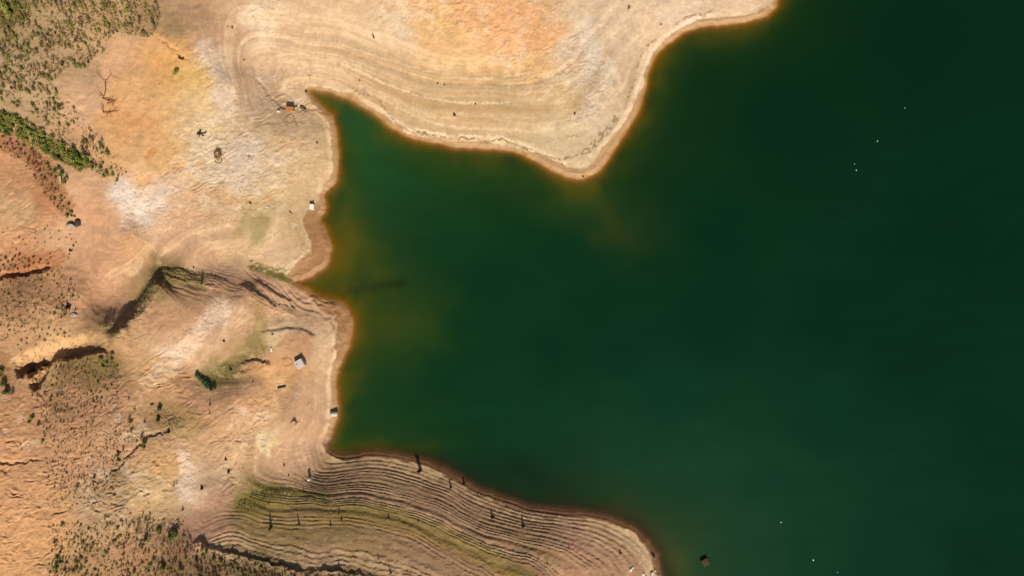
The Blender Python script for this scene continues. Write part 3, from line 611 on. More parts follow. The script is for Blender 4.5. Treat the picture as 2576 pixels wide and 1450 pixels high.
class MB:
    def __init__(s): s.v = []; s.f = []
    def add(s, vs, fs):
        o = len(s.v); s.v += [tuple(x) for x in vs]; s.f += [tuple(i+o for i in f) for f in fs]
    def build(s, name, m, parent=None, smooth=False, loc=None):
        me = bpy.data.meshes.new(name); me.from_pydata(s.v, [], s.f); me.update()
        if smooth: me.polygons.foreach_set('use_smooth', [True]*len(me.polygons))
        me.materials.append(m); o = link(bpy.data.objects.new(name, me))
        if parent is not None: o.parent = parent
        if loc is not None: o.location = loc
        return o
    def tube(s, pts, rad, n=6, cap=True):
        pts = [Vector(p) for p in pts]; rings = []
        for i, p in enumerate(pts):
            d = (pts[min(i+1, len(pts)-1)]-pts[max(i-1, 0)]).normalized()
            a = d.orthogonal().normalized(); b = d.cross(a); r = rad[i] if hasattr(rad, '__len__') else rad
            rings.append([p+(a*math.cos(2*math.pi*k/n)+b*math.sin(2*math.pi*k/n))*r for k in range(n)])
        # keep the frames aligned
        vs = []
        for i, r in enumerate(rings):
            if i:
                best = min(range(n), key=lambda q: sum((r[(k+q) % n]-rings[i-1][k]).length for k in range(n)))
                rings[i] = r = [r[(k+best) % n] for k in range(n)]
            vs += r
        fs = [(i*n+k, i*n+(k+1) % n, (i+1)*n+(k+1) % n, (i+1)*n+k) for i in range(len(rings)-1) for k in range(n)]
        if cap: fs += [tuple(range(n))[::-1], tuple((len(rings)-1)*n+k for k in range(n))]
        s.add(vs, fs)
    def box(s, c, size, bev=.05, rot=0.0, taper=1.0):
        """bevelled box: stacked rings"""
        hx, hy, hzz = size[0]/2, size[1]/2, size[2]/2; cz = []
        def ring(x, y, z, b):
            return [(x, -y+b, z), (x, y-b, z), (x-b, y, z), (-x+b, y, z), (-x, y-b, z), (-x, -y+b, z), (-x+b, -y, z), (x-b, -y, z)]
        rs = [ring(hx-bev, hy-bev, -hzz, bev), ring(hx, hy, -hzz+bev, bev), ring(hx*taper, hy*taper, hzz-bev, bev), ring((hx-bev)*taper, (hy-bev)*taper, hzz, bev)]
        vs = []; M = Matrix.Rotation(rot, 4, 'Z'); C0 = Vector(c)
        for r in rs: vs += [M @ Vector(p)+C0 for p in r]
        fs = [(i*8+k, i*8+(k+1) % 8, (i+1)*8+(k+1) % 8, (i+1)*8+k) for i in range(3) for k in range(8)]
        fs += [tuple(range(8))[::-1], tuple(24+k for k in range(8))]
        s.add(vs, fs)
def tag(o, label, cat, group=None, kind=None):
    if label: o['label'] = label
    if cat: o['category'] = cat
    if group: o['group'] = group
    if kind: o['kind'] = kind
    return o
def empty(name, loc, rz=0.):
    o = link(bpy.data.objects.new(name, None)); o.location = loc; o.rotation_euler = (0, 0, rz); o.empty_display_size = .3; return o

# ------------------------------------------------------------------ vegetation
def leaf_cloud(mb, rnd, lumps, n, size, flat=.35):
    for i in range(n):
        c, r = rnd.choice(lumps)
        d = Vector((rnd.gauss(0, 1), rnd.gauss(0, 1), rnd.gauss(0, 1))).normalized()*(rnd.random()**.4)
        p = Vector(c)+Vector((d.x*r[0], d.y*r[1], d.z*r[2]))
        if p.z < .02: p.z = .02+rnd.random()*.1
        nrm = (d+Vector((rnd.gauss(0, .7), rnd.gauss(0, .7), rnd.gauss(0, .7)))).normalized()
        a = nrm.orthogonal().normalized(); q = rnd.random()*6.28; a = Matrix.Rotation(q, 3, nrm) @ a; b = nrm.cross(a)
        s = size*(.6+rnd.random()*.8)
        mb.add([p-a*s*.5, p-b*s*.28, p+a*s*.6, p+b*s*.28+nrm*s*.12], [(0, 1, 2, 3)])
def bush_mesh(seed, n=170, rad=.5, h=.8, size=.16, nl=5):
    rnd = random.Random(seed); mb = MB(); lumps = []
    for i in range(nl):
        a = rnd.random()*6.28; q = rnd.random()*rad*.55
        lumps.append(((math.cos(a)*q, math.sin(a)*q, h*(.3+.5*rnd.random())), (rad*(.35+.35*rnd.random()), rad*(.35+.35*rnd.random()), h*(.25+.25*rnd.random()))))
    leaf_cloud(mb, rnd, lumps, n, size)
    for i in range(5):
        a = rnd.random()*6.28; mb.tube([(0, 0, -.1), (math.cos(a)*rad*.3, math.sin(a)*rad*.3, h*.4), (math.cos(a)*rad*.6, math.sin(a)*rad*.6, h*.9)], [.03, .02, .008], 3)
    me = bpy.data.meshes.new('shrub'); me.from_pydata(mb.v, [], mb.f); me.update(); return me
BUSH = {}
def bush_of(key, var):
    if (key, var) not in BUSH:
        dryk = key in ('dry', 'rust', 'darkb')
        me = bush_mesh(hash(var)+{'green': 0, 'dry': 10, 'rust': 20, 'bright': 30, 'teal': 40, 'darkb': 50, 'black': 60}[key], n=110 if dryk else 190, size=.13 if dryk else .16, nl=4 if dryk else 6)
        me.materials.append(MT[key]); BUSH[(key, var)] = me
    return BUSH[(key, var)]
KN = {'green': ('green_shrub', 'shrub'), 'bright': ('green_shrub', 'shrub'), 'teal': ('green_shrub', 'shrub'), 'dry': ('dry_shrub', 'shrub'), 'rust': ('dead_brush', 'shrub'), 'darkb': ('dark_shrub', 'shrub'), 'black': ('dark_shrub', 'shrub')}
SMALL = []
def shrub(u, v, d, key, label, group, hk=1.0, sink=.05, el=None):
    """d: diameter in plan units"""
    if d < 5.6 and group: SMALL.append((u, v, d, key)); return None
    me = bush_of(key, random.randrange(5)); o = bpy.data.objects.new(KN[key][0], me); link(o)
    o.location = P3(u, v, -sink); k = d*S/1.05; streak = el or random.uniform(1.0, 1.25); o.scale = (k/streak, k*streak, k*hk*random.uniform(.8, 1.2)); o.rotation_euler = (random.uniform(-.08, .08), random.uniform(-.08, .08), R(26)+random.gauss(0, .15) if el else random.random()*6.28)
    return tag(o, label, KN[key][1], group)
def inpoly(u, v, P):
    c = False; j = len(P)-1
    for i in range(len(P)):
        if (P[i][1] > v) != (P[j][1] > v) and u < (P[j][0]-P[i][0])*(v-P[i][1])/(P[j][1]-P[i][1])+P[i][0]: c = not c
        j = i
    return c
def scatter(P, n, gap, f=None):
    xs = [p[0] for p in P]; ys = [p[1] for p in P]; out = []; t = 0
    while len(out) < n and t < n*60:
        t += 1; u = random.uniform(min(xs), max(xs)); v = random.uniform(min(ys), max(ys))
        if not inpoly(u, v, P): continue
        if f and random.random() > f(u, v): continue
        if any((u-a)**2+(v-b)**2 < gap*gap for a, b in out): continue
        out.append((u, v))
    return out
PTL = [(-10,-10),(395,-10),(405,50),(380,95),(330,88),(290,80),(262,120),(222,170),(165,178),(130,205),(150,240),(180,262),(228,320),(262,360),(300,420),(312,455),(296,470),(250,440),(200,400),(150,350),(100,300),(40,265),(-10,250)]
dens = lambda u, v: (.15+1.3*max(0., min(1., 2.4*float(vnoise(np.float64(u/22.), np.float64(v/22.), 3))-.5)))*(.35+.75*float(np.clip(1.1-math.hypot((u-180)/260, (v-30)/110), 0, 1))+.25*random.random())
for (u, v) in scatter(PTL, 285, 7, dens):
    k = random.random(); d = random.uniform(8, 17)
    if k < .55: shrub(u, v, d, 'dry', 'low grey brown dry bush in the dense scrub of the upper left slope', 'dry bushes in the upper left scrub', .8, el=1.45)
    elif k < .9: shrub(u, v, d, 'green', 'olive green bush in the dense scrub of the upper left slope', 'olive bushes in the upper left scrub', .8, el=1.45)
    else: shrub(u, v, d*.8, 'darkb', 'small dark bush in the dense scrub of the upper left slope', 'dark bushes in the upper left scrub', .8, el=1.45)
for (u, v, d) in [(20,25,26),(30,40,24),(8,12,20),(45,18,20),(112,195,13),(55,175,12),(155,165,13),(320,30,16),(225,50,14),(215,95,14),(360,85,12)]:
    shrub(u, v, d, 'green', 'larger rounded olive bush standing out of the upper left scrub', 'larger olive bushes in the upper left scrub')
PG = [(-10,280),(30,285),(80,310),(130,345),(180,380),(235,400),(236,420),(200,430),(150,405),(100,375),(40,345),(-10,330)]
for (u, v) in scatter(PG, 80, 7):
    shrub(u, v, random.uniform(11, 20), 'bright' if random.random() < .2 else 'green', 'green bush in the diagonal belt of greenery along the left edge', 'bushes of the diagonal green belt', 1.0)
for (u, v, d) in [(195,395,20),(208,405,22),(222,408,18),(188,380,16)]: shrub(u, v, d, 'bright', 'vivid green bush at the lower tip of the diagonal green belt', 'vivid green bushes at the belt tip')
for (u, v, d) in [(140,435,16),(158,440,18),(165,460,16),(150,425,14),(170,448,12),(120,415,14)]: shrub(u, v, d, 'green' if d < 16 else 'bright', 'green bush around the pale leaning trunk on the left', 'bushes around the pale leaning trunk')
for (u, v, d) in [(270,435,14),(262,445,12),(285,440,12),(295,455,11),(298,443,7),(308,440,6),(318,435,6),(305,425,6),(280,425,12),(255,425,12)]: shrub(u, v, d, 'green', 'olive bush at the pointed lower end of the upper left scrub', 'bushes at the lower end of the upper left scrub')
PR = [(-10,342),(40,352),(90,375),(120,410),(140,440),(150,480),(178,520),(188,548),(160,540),(120,500),(95,460),(60,410),(-10,372)]
for (u, v) in scatter(PR, 55, 7):
    shrub(u, v, random.uniform(7, 14), 'rust' if random.random() < .75 else 'darkb', 'rust brown dead brush in the strip below the green belt', 'dead brush below the green belt', .7)
for (u, v, d) in [(180,535,14),(172,545,12),(188,545,9)]: shrub(u, v, d, 'green', 'green bush beside the pale boulder near the left edge', 'bushes beside the pale boulder')
for (u, v) in scatter([(10,570),(200,560),(215,620),(160,680),(0,640)], 34, 9): shrub(u, v, random.uniform(3.5, 7), random.choice(['dry', 'green', 'dry', 'darkb']), 'small scattered bush on the bare slope above the upper gully', 'scattered bushes above the upper gully')
for (u, v) in scatter([(0,640),(110,640),(130,665),(40,680),(0,685)], 26, 7): shrub(u, v, random.uniform(7, 13), 'rust' if random.random() < .6 else 'dry', 'brown brush lining the north rim of the upper gully', 'brown brush on the upper gully rim', .7)
for (u, v) in scatter([(0,705),(145,680),(200,720),(198,790),(150,800),(40,830),(0,850)], 70, 8): shrub(u, v, random.uniform(4.5, 9), random.choice(['dry', 'darkb', 'dry', 'green']), 'small drab bush on the slope just below the upper gully', 'bushes below the upper gully')
for (u, v) in scatter([(60,835),(120,815),(190,830),(180,850),(100,870),(30,890)], 24, 8): shrub(u, v, random.uniform(6, 10), 'rust' if random.random() < .5 else 'dry', 'brown bush above the bright rim of the main gully', 'bushes above the main gully rim', .7)
for (u, v) in scatter([(130,930),(200,905),(290,895),(302,950),(300,1000),(240,1040),(190,1100),(140,1060),(90,1000),(60,1000),(120,960)], 105, 7, lambda u, v: 1.0 if v < 960 else .55): shrub(u, v, random.uniform(4.5, 8.5), random.choice(['darkb', 'dry', 'green', 'darkb']), 'small dark bush on the hillside below the main gully', 'small bushes below the main gully', 1.1)
for (u, v, d) in [(255,905,13),(268,915,12),(285,890,13),(282,905,12),(260,925,12),(240,895,12)]: shrub(u, v, d, 'green', 'yellow green bush at the eastern end of the main gully', 'bushes at the end of the main gully')
for (u, v) in scatter([(110,1060),(240,1050),(350,1110),(345,1140),(280,1200),(250,1260),(170,1290),(120,1200)], 95, 8): shrub(u, v, random.uniform(4, 8), random.choice(['dry', 'dry', 'green', 'darkb', 'rust']), 'small scattered bush on the brown lower left hillside', 'scattered bushes on the lower left hillside', 1.0)
for (u, v, d, key) in [(108,1112,13,'green'),(75,1062,11,'green'),(98,1068,9,'green'),(0,950,22,'green'),(12,965,20,'teal'),(20,985,22,'teal'),(5,935,16,'green'),(35,990,16,'dry'),(82,1050,16,'green'),(330,1062,13,'green'),(332,1082,12,'green'),(328,1050,10,'darkb'),(340,1030,10,'green'),(325,1005,8,'dry'),(366,1062,10,'darkb'),(298,1145,14,'green'),(300,1158,13,'green'),(312,1130,12,'dry'),(365,1115,15,'green'),(358,1100,16,'darkb'),(362,1125,14,'green'),(240,1200,10,'teal'),(195,1225,13,'dry')]:
    shrub(u, v, d, key, 'larger bush standing alone on the lower left hillside', 'larger bushes on the lower left hillside')
for (u, v) in scatter([(130,1320),(250,1300),(340,1290),(450,1300),(460,1340),(500,1370),(560,1400),(650,1425),(500,1455),(130,1460)], 185, 8, lambda u, v: (.3 if v < 1350 else 1.0)*max(.3, min(1, 2.6*float(vnoise(np.float64(u/24.), np.float64(v/24.), 9))-.6))):
    k = random.choice(['darkb', 'dry', 'green', 'dry', 'darkb']); shrub(u, v, random.uniform(6.5, 13), k, 'small bush in the scrub at the bottom left edge', 'bushes in the bottom left scrub', .85)
for (u, v, d) in [(438,1335,15),(430,1348,14),(445,1345,15),(405,1340,14),(398,1335,12),(370,1355,14),(510,1380,14),(520,1390,13),(540,1405,12),(555,1412,12),(410,1425,15),(340,1435,13),(148,1425,15),(155,1415,12),(160,1320,12),(210,1365,12),(415,1430,12),(455,1430,14)]:
    shrub(u, v, d, 'bright' if d > 12 else 'green', 'bright green bush rising above the bottom left scrub', 'bright green bushes in the bottom left scrub', 1.2)
for (u, v) in scatter([(520,1402),(620,1420),(700,1432),(780,1448),(880,1452),(880,1465),(500,1465),(490,1400)], 85, 7):
    shrub(u, v, random.uniform(7, 12), random.choice(['darkb', 'dry', 'green', 'dry']), 'bush in the scrub belt along the bottom ledge', 'bushes along the bottom ledge', .95)
for (u, v) in scatter([(600,1262),(640,1240),(690,1230),(700,1245),(640,1265),(600,1290)], 16, 7): shrub(u, v, random.uniform(4, 7), 'bright' if random.random() < .3 else 'green', 'tiny green plant on the green bank beside the terraces', 'tiny plants on the green bank', .5)
for (u, v, d, key, lab) in [(405,1028,19,'teal','round dark green bush alone on the brown slope'),(401,1057,15,'teal','small grey green bush just below the round dark green bush'),
    (267,822,17,'green','round green bush at the west end of the dark terraced bank'),(285,797,9,'green','tiny olive bush just above the dark terraced bank'),(585,70,9,'green','small green bush on the pale sand below the upper left track'),(573,68,6,'dry','tiny dry bush beside the small green bush on pale sand'),
    (445,182,19,'green','isolated olive tree like bush on the orange clearing'),(615,152,7,'darkb','tiny dark bush alone on the pink sand of the west headland'),(508,715,10,'green','small green tuft on the north bank of the peninsula'),(262,130,13,'green','olive bush at the edge of the orange clearing below the scrub'),(363,85,13,'green','olive bush on the upper rim of the orange clearing'),(175,772,20,'black','wide black bush on the slope left of the dark terraced bank'),(183,748,13,'green','green bush just above the wide black bush'),(158,773,10,'green','small pale green bush left of the wide black bush'),(163,793,10,'darkb','thin dark shrub below the wide black bush')]:
    shrub(u, v, d, key, lab, None)
for (u, v, d) in [(497,942,17),(508,952,17),(520,962,19),(530,972,17),(513,960,16),(540,975,15),(502,947,16),(514,955,16),(526,966,17),(534,979,14),(520,970,14),(525,975,13)]:
    shrub(u, v, d, 'teal', 'dark green bush in the clump in the damp hollow of the peninsula', 'dark green clump in the damp hollow', .8)

# low ground cover between the bushes (uncountable)
mb = MB(); rnd = random.Random(5)
def tufts(P, n, s0, s1, f=None):
    for (u, v) in scatter(P, n, 0.0, f):
        p = P3(u, v); s = random.uniform(s0, s1)
        for k in range(7):
            a = rnd.random()*6.28; q = Vector((math.cos(a), math.sin(a), 0)); o = p+q*s*rnd.random()*.6; w = Vector((-q.y, q.x, 0))*s*.3
            mb.add([o-w, o+w, o+q*s*.4+Vector((0, 0, s*(.4+.7*rnd.random())))], [(0, 1, 2)])
def scatter(P, n, gap, f=None, _s=scatter):
    if gap: return _s(P, n, gap, f)
    xs = [p[0] for p in P]; ys = [p[1] for p in P]; out = []; t = 0
    while len(out) < n and t < n*20:
        t += 1; u = random.uniform(min(xs), max(xs)); v = random.uniform(min(ys), max(ys))
        if inpoly(u, v, P) and (not f or random.random() < f(u, v)): out.append((u, v))
    return out
tufts(PTL, 3300, .16, .4, dens); tufts(PG, 500, .2, .45); tufts(PR, 300, .15, .35)
tufts([(60,930),(290,890),(300,1000),(350,1120),(250,1270),(120,1280),(110,1080)], 1300, .12, .3)
tufts([(120,1320),(450,1300),(500,1370),(700,1430),(900,1455),(120,1460)], 1500, .14, .35)
tufts([(0,700),(145,675),(200,720),(198,790),(0,860)], 500, .12, .3)


for (u, v, d, key) in SMALL:
    leaf_cloud_at = P3(u, v); q = MB(); leaf_cloud(q, rnd, [((0, 0, d*.03), (d*.045, d*.045, d*.05))], 34, .13); mb.add([Vector(p)+leaf_cloud_at for p in q.v], q.f)
tag(mb.build('dry_grass', MT['tint']), 'low dry grass and ground cover between the bushes', 'grass', kind='stuff')

mb = MB()
tufts([(590,1295),(600,1262),(640,1240),(710,1222),(770,1235),(720,1250),(650,1285)], 500, .08, .2)
tufts([(260,850),(340,770),(370,710),(400,672),(470,675),(560,695),(470,712),(400,705),(360,780),(300,835)], 380, .1, .24)
tufts([(520,975),(500,935),(560,915),(620,890),(660,865),(670,890),(620,930),(580,965),(540,985)], 260, .08, .2)
tufts(PG, 600, .2, .45); tufts([(-10,-10),(70,-10),(80,60),(20,70),(-10,60)], 300, .2, .45)
tufts([(380,1040),(420,1030),(470,1060),(430,1085)], 150, .1, .25)
MT['ggrass'] = simple('green grass', A(132,134,60), var=.35, scale=1.0, second=A(160,150,84), bump=0)
tag(mb.build('green_grass', MT['ggrass']), 'short green grass in the damp hollows and on the banks', 'grass', kind='stuff')
# stones strewn over the bare ground (uncountable)
def stone_geo(mb, p, r, rn):
    vs = []; 
    for z, k in ((-.3, .7), (.15, 1), (.55, .6)):
        for i in range(5):
            a = i*1.257+z; q = r*k*(.75+.5*rn.random()); vs.append(Vector(p)+Vector((math.cos(a)*q, math.sin(a)*q, z*r*1.3)))
    fs = [(j*5+i, j*5+(i+1) % 5, (j+1)*5+(i+1) % 5, (j+1)*5+i) for j in range(2) for i in range(5)]+[(10, 11, 12, 13, 14)]
    mb.add(vs, fs)
mb = MB(); cnt = 0
while cnt < 2600:
    u = random.uniform(0, 1900); v = random.uniform(0, 1450); i = min(np.searchsorted(gu, u), NU-1); j = min(np.searchsorted(gv, v), NV-1)
    if not land[j, i] or D[j, i] < 6 or random.random() > .12+M_rock[j, i]*.9+.35*M_terr[j, i]: continue
    stone_geo(mb, P3(u, v), random.uniform(.05, .17), rnd); cnt += 1
tag(mb.build('small_stones', MT['rock']), 'small loose stones strewn over the bare eroded ground', 'stones', kind='stuff')
mb = MB()
for k in range(240):       # rubble at the tip of the southern shore
    u = random.gauss(1605, 28); v = random.gauss(1425, 24)+(u-1605)*.5; i = np.searchsorted(gu, u); j = min(np.searchsorted(gv, v), NV-1)
    if land[j, i] and D[j, i] > 2: stone_geo(mb, P3(u, v), random.uniform(.05, .15), rnd)
tag(mb.build('rubble', MT['rock']), 'pale rubble strewn over the tip of the terraced shore', 'rubble', kind='stuff')

# ------------------------------------------------------------------ rocks
def rock(u, v, w, h, mtl, label, group=None, rz=0, seed=0, name='rock', dz=0):
    rn = random.Random(seed+int(u)); mb = MB(); import bmesh
    bm = bmesh.new(); bmesh.ops.create_icosphere(bm, subdivisions=3, radius=1)
    offs = [(Vector((rn.gauss(0, 1), rn.gauss(0, 1), rn.gauss(0, 1))).normalized(), rn.uniform(.55, .85)) for _ in range(11)]
    for vt in bm.verts:
        p = vt.co.copy()
        for n_, d_ in offs:
            t = p.dot(n_)
            if t > d_: p -= n_*(t-d_)
        vt.co = Vector((p.x*w[0]*S*.62, p.y*w[1]*S*.62, p.z*h*.62+h*.25))
    me = bpy.data.meshes.new(name); bm.to_mesh(me); bm.free(); me.materials.append(mtl); o = link(bpy.data.objects.new(name, me))
    o.location = P3(u, v, dz); o.rotation_euler.z = rz; return tag(o, label, 'rock', group)
rock(181,569,(18,13),1.5,MT['rock'],'pale boulder with a dark shadow among bushes near the left edge')
rock(197,563,(13,15),1.3,MT['drock'],'dark boulder right beside the pale boulder near the left edge')
rock(186,793,(13,9),.5,MT['rock'],'flat grey rock below the wide black bush')
for i, (u, v, w, h) in enumerate([(1640,1443,7,.9),(1658,1447,5,.7),(1648,1436,4,.5),(1587,1433,7,.5),(1592,1428,4,.4),(1618,1445,6,.4),(1645,1400,5,.8),(1640,1394,4,.5)]):
    rock(u, v, (w, w*1.3), h, MT['prock'] if i < 6 else MT['drock'], 'pale rock in the rubble at the tip of the terraced shore' if i < 6 else 'dark rock at the water edge on the tip of the terraced shore', 'pale rocks at the shore tip' if i < 6 else 'dark rocks at the shore tip', seed=i)
for i, (u, v, w) in enumerate([(497,308,4),(495,207,4),(737,30,7),(699,36,8),(1018,36,3)]):
    pass
rock(497,310,(5,4),.4,MT['prock'],'small white stone on the orange clearing below the olive tree like bush')
rock(382,1003+14,(9,6),.35,MT['drock'],'small dark squarish stone on the brown slope left of the round bush')
for i, (u, v, w, l) in enumerate([(701,281,6,'white stone lying beside the rope left of the orange box'),(745,272,9,'grey boulder touching the right side of the orange box'),(760,270,9,'dark grooved boulder right of the orange box'),(768,275,7,'small dark boulder farthest right of the orange box'),(770,232,5,'small dark stone near the head of the inlet')]):
    rock(u, v, (w, w*.8), .7, [MT['prock'], MT['rock'], MT['drock'], MT['drock'], MT['drock']][i], l, seed=i*3)

# ------------------------------------------------------------------ snags, stumps, drift wood
def snag(u, v, h, r, lean, label, m='dwood', stubs=2, seed=0, group=None, name='tree_stump'):
    h *= .62 if h > 1 else .75; r *= .85
    rn = random.Random(seed+int(u*3)); t = empty(name, P3(u, v), 0); tag(t, label, 'tree stump' if h < 1.6 else 'dead tree', group)
    mb = MB(); n = 6; pts = [Vector((lean[0]*h*(i/n)+rn.uniform(-.04, .04)*h, lean[1]*h*(i/n)+rn.uniform(-.04, .04)*h, -.15+h*i/n)) for i in range(n+1)]
    mb.tube(pts, [r*(1.25-.75*(i/n)**.8) for i in range(n+1)], 7)
    # splintered top
    tip = pts[-1]
    for k in range(3):
        a = k*2.1+rn.random(); mb.tube([tip+Vector((math.cos(a), math.sin(a), 0))*r*.25-Vector((0, 0, r)), tip+Vector((math.cos(a)*r*.3, math.sin(a)*r*.3, rn.uniform(.1, .35)*h*.4))], [r*.3, r*.06], 4)
    mb.build('trunk', MT[m], t, True)
    for k in range(4):    # spreading roots
        a = k*1.57+rn.random(); rb = MB(); L_ = r*rn.uniform(1.3, 2.2)
        rb.tube([(0, 0, .12), (math.cos(a)*L_*.5, math.sin(a)*L_*.5, .12), (math.cos(a+.3)*L_, math.sin(a+.3)*L_, -.08)], [r*.5, r*.35, r*.12], 5); rb.build('root', MT[m], t, True)
    for k in range(stubs):
        a = rn.random()*6.28; i = rn.randint(2, n-1); L_ = h*rn.uniform(.15, .35); p = pts[i]; bb = MB()
        bb.tube([p, p+Vector((math.cos(a)*L_*.6, math.sin(a)*L_*.6, L_*.35)), p+Vector((math.cos(a+.3)*L_, math.sin(a+.3)*L_, L_*.8))], [r*.35, r*.25, r*.08], 5); bb.build('branch', MT[m], t, True)
    return t
SN = [(1058,1184,4.2,.42,(-.05,.05),'tallest dark forked trunk at the edge of the terraced shore'),
 (1057,1185,3.4,.28,(-.22,.1),None),
 (1134,1226,1.7,.3,(-.05,0),'dark stump on the terraced shore between two taller ones'),
 (1167,1218,2.2,.28,(0,.1),'dark stump standing at the waterline of the terraced shore'),
 (1239,1302,1.7,.4,(-.1,0),'broad broken stump in the middle of the eastern terraces'),
 (1316,1325,1.8,.35,(.1,.1),'broken stump right of the broad one on the eastern terraces'),
 (682,1326,3.6,.34,(0,0),'tall dark trunk casting a long shadow at the west end of the terraces'),
 (753,1318,2.8,.22,(-.05,0),'thinner dark trunk just right of the tall one on the west terraces'),
 (853,1292,1.3,.18,(0,0),'short dark post in the olive band of the terraces'),
 (832,1322,1.0,.22,(0,0),'short dark stump below the olive band of the terraces'),
 (860,1308,1.0,.2,(0,0),'small stump just right of the stump below the olive band'),
 (764,1236,1.2,.12,(.05,0),'thin post on the upper terraces below the white drum'),
 (978,1302,.9,.18,(0,0),'small pale footed stump in the centre of the terraces'),
 (1052,1312,.8,.15,(0,0),'small post right of centre on the olive terraces'),
 (893,1272,1.2,.1,(0,0),'very thin post in the middle of the upper terraces'),
 (853,1417,1.7,.13,(-.1,0),'thin bare pole near the bottom ledge'),
 (984,1442,2.2,.2,(-.25,.1),'leaning bare snag near the bottom edge of the terraces'),
 (953,1405,1.5,.12,(-.1,0),'thin leaning snag above the leaning bare one'),
 (1377,1418,.8,.15,(0,0),'tiny stump at the lower right of the terraces'),(1432,1380,1.1,.14,(0,0),'small stump on the smooth pink terrace'),(1560,1392,1.2,.25,(.1,0),'cluster like stump near the tip of the terraced shore'),
 (941,95,2.2,.2,(-.1,.05),'dark upright snag alone on the pale northern slope'),
 (1143,289,1.3,.35,(0,0),'dark triangular stump low on the northern headland'),
 (1196,262,.9,.2,(0,0),'tiny dark stump above the triangular stump'),(1446,286,.7,.25,(0,0),'tiny dark stump on the east part of the northern headland'),
 (1101,210,.7,.2,(0,0),'tiny dark stump left of a close pair on the northern slope'),(1118,214,.6,.2,(0,0),'tiny dark stump of a close pair on the northern slope'),(905,203,.7,.18,(0,0),'tiny stump above the inlet on the northern slope'),
 (1581,21,1.5,.2,(.3,.3),'dark leaning stump near the top edge of the headland'),(1500,31,.6,.2,(0,0),None),(1942,46,.7,.2,(0,0),'tiny stump at the waterline by the top edge'),(1663,62,.8,.2,(0,0),'tiny dark stump beside the white beach stripe'),(1456,330,.7,.2,(0,0),None),(1467,444,.7,.25,(0,0),'tiny dark stump at the southern tip of the headland beach'),(1414,415,.9,.15,(0,0),'pair like small stump on the cream beach edge'),(1014,362,1.0,.2,(0,0),'dark stump in the shallow water below the white pole'),
 (629,511,.9,.25,(0,0),'small dark stump on the white clay patch'),(798,360,.8,.2,(0,0),'tiny stump near the western inlet shore'),(563,858,.7,.3,(.3,0),'tiny curved dark stump left of the white cylinder'),
 (686,842,.8,.2,(-.2,.1),'small dark stump above the white cylinder'),(568,1156,1.2,.3,(0,0),'upper of two dark stumps on the pale lower plain'),(575,1188,.8,.38,(0,0),'lower of two dark stumps on the pale lower plain'),(508,1229,1.0,.4,(0,0),'broad star shaped stump left on the pale lower plain'),(461,1282,1.5,.22,(0,0),'stump at the foot of the white eroded bank'),
 (715,1171,1.3,.18,(-.1,.1),'thin stump on the pale plain near the south bay'),(726,1197,.7,.2,(0,0),'small stump left of the white drum on the south bank'),(687,1149,.5,.15,(0,0),None),
 (529,1018,1.8,.18,(0,0),'dark upper snag on the shaded slope right of the round bush'),(528,1040,1.6,.15,(0,0),'dark lower snag on the shaded slope right of the round bush'),
 (177,631,1.1,.28,(0,0),'dark stump on the pink ground near the left gully'),(298,785-58+20,.8,.2,(0,0),None),(487,673,.6,.2,(0,0),'tiny stump on the sand above the peninsula bank'),
 (424,1088,1.6,.35,(.2,0),'dark broken stump above the pale eroded slope'),(580,930,1.0,.3,(0,0),'dark stump in the shaded hollow near the dark green clump'),(1475,1405,.6,.15,(0,0),None),
 (30,222,1.2,.25,(0,0),'dark stump at the left edge of the scrub')]
for i, s in enumerate(SN):
    if s[5] is None and i != 1: continue
    if i == 1: continue
    snag(*s, seed=i)
# second stem of the forked trunk belongs to the first one
t0 = bpy.data.objects['tree_stump']; mb = MB(); mb.tube([(0, 0, 0), (-.4, .2, 1.3), (-.75, .3, 2.5)], [.36, .26, .1], 7); mb.build('trunk', MT['dwood'], t0, True)

def branchy(mb, rn, p, d, L_, r, depth, flat=.5):
    n = 4; pts = [Vector(p)]; dd = Vector(d).normalized()
    for i in range(n):
        dd = (dd+Vector((rn.gauss(0, .25), rn.gauss(0, .25), rn.gauss(0, .2)*flat))).normalized(); pts.append(pts[-1]+dd*L_/n)
        if pts[-1].z < .05: pts[-1].z = .05+.02*rn.random()
    mb.tube(pts, [r*(1-.6*i/n) for i in range(n+1)], 5)
    if depth > 0:
        for k in range(rn.randint(2, 3)):
            i = rn.randint(1, n); a = rn.choice([-1, 1])*rn.uniform(.5, 1.1)
            nd = Matrix.Rotation(a, 3, 'Z') @ dd; nd.z += rn.uniform(-.2, .4)*flat
            branchy(mb, rn, pts[i], nd, L_*rn.uniform(.5, .75), r*.5, depth-1, flat)
def fallen(u, v, stems, m, label, name='fallen_tree', cat='fallen tree', seed=1):
    rn = random.Random(seed); t = empty(name, P3(u, v)); tag(t, label, cat); base = t.location
    for k, (u0, v0, u1, v1, r, dep) in enumerate(stems):
        a = P3(u0, v0)-base; b = P3(u1, v1)-base; mb = MB(); d = b-a
        branchy(mb, rn, (a.x, a.y, a.z+r+.15), (d.x, d.y, d.z+.1), d.length, r, dep)
        mb.build('trunk' if k == 0 else 'branch', MT[m], t, True)
    return t
fallen(266,240,[(262,245,269,206,.13,2),(262,243,246,235,.08,2),(258,248,285,262,.1,2),(272,255,292,244,.09,2),(270,262,284,258,.07,1)], 'owood', 'upper dead tree with bare orange brown branches on the orange clearing')
fallen(266,280,[(262,285,256,264,.09,2),(260,282,272,290,.1,2),(272,286,291,272,.1,2),(284,270,284,258,.06,1)], 'owood', 'lower dead branches tangled below the upper dead tree', seed=4)
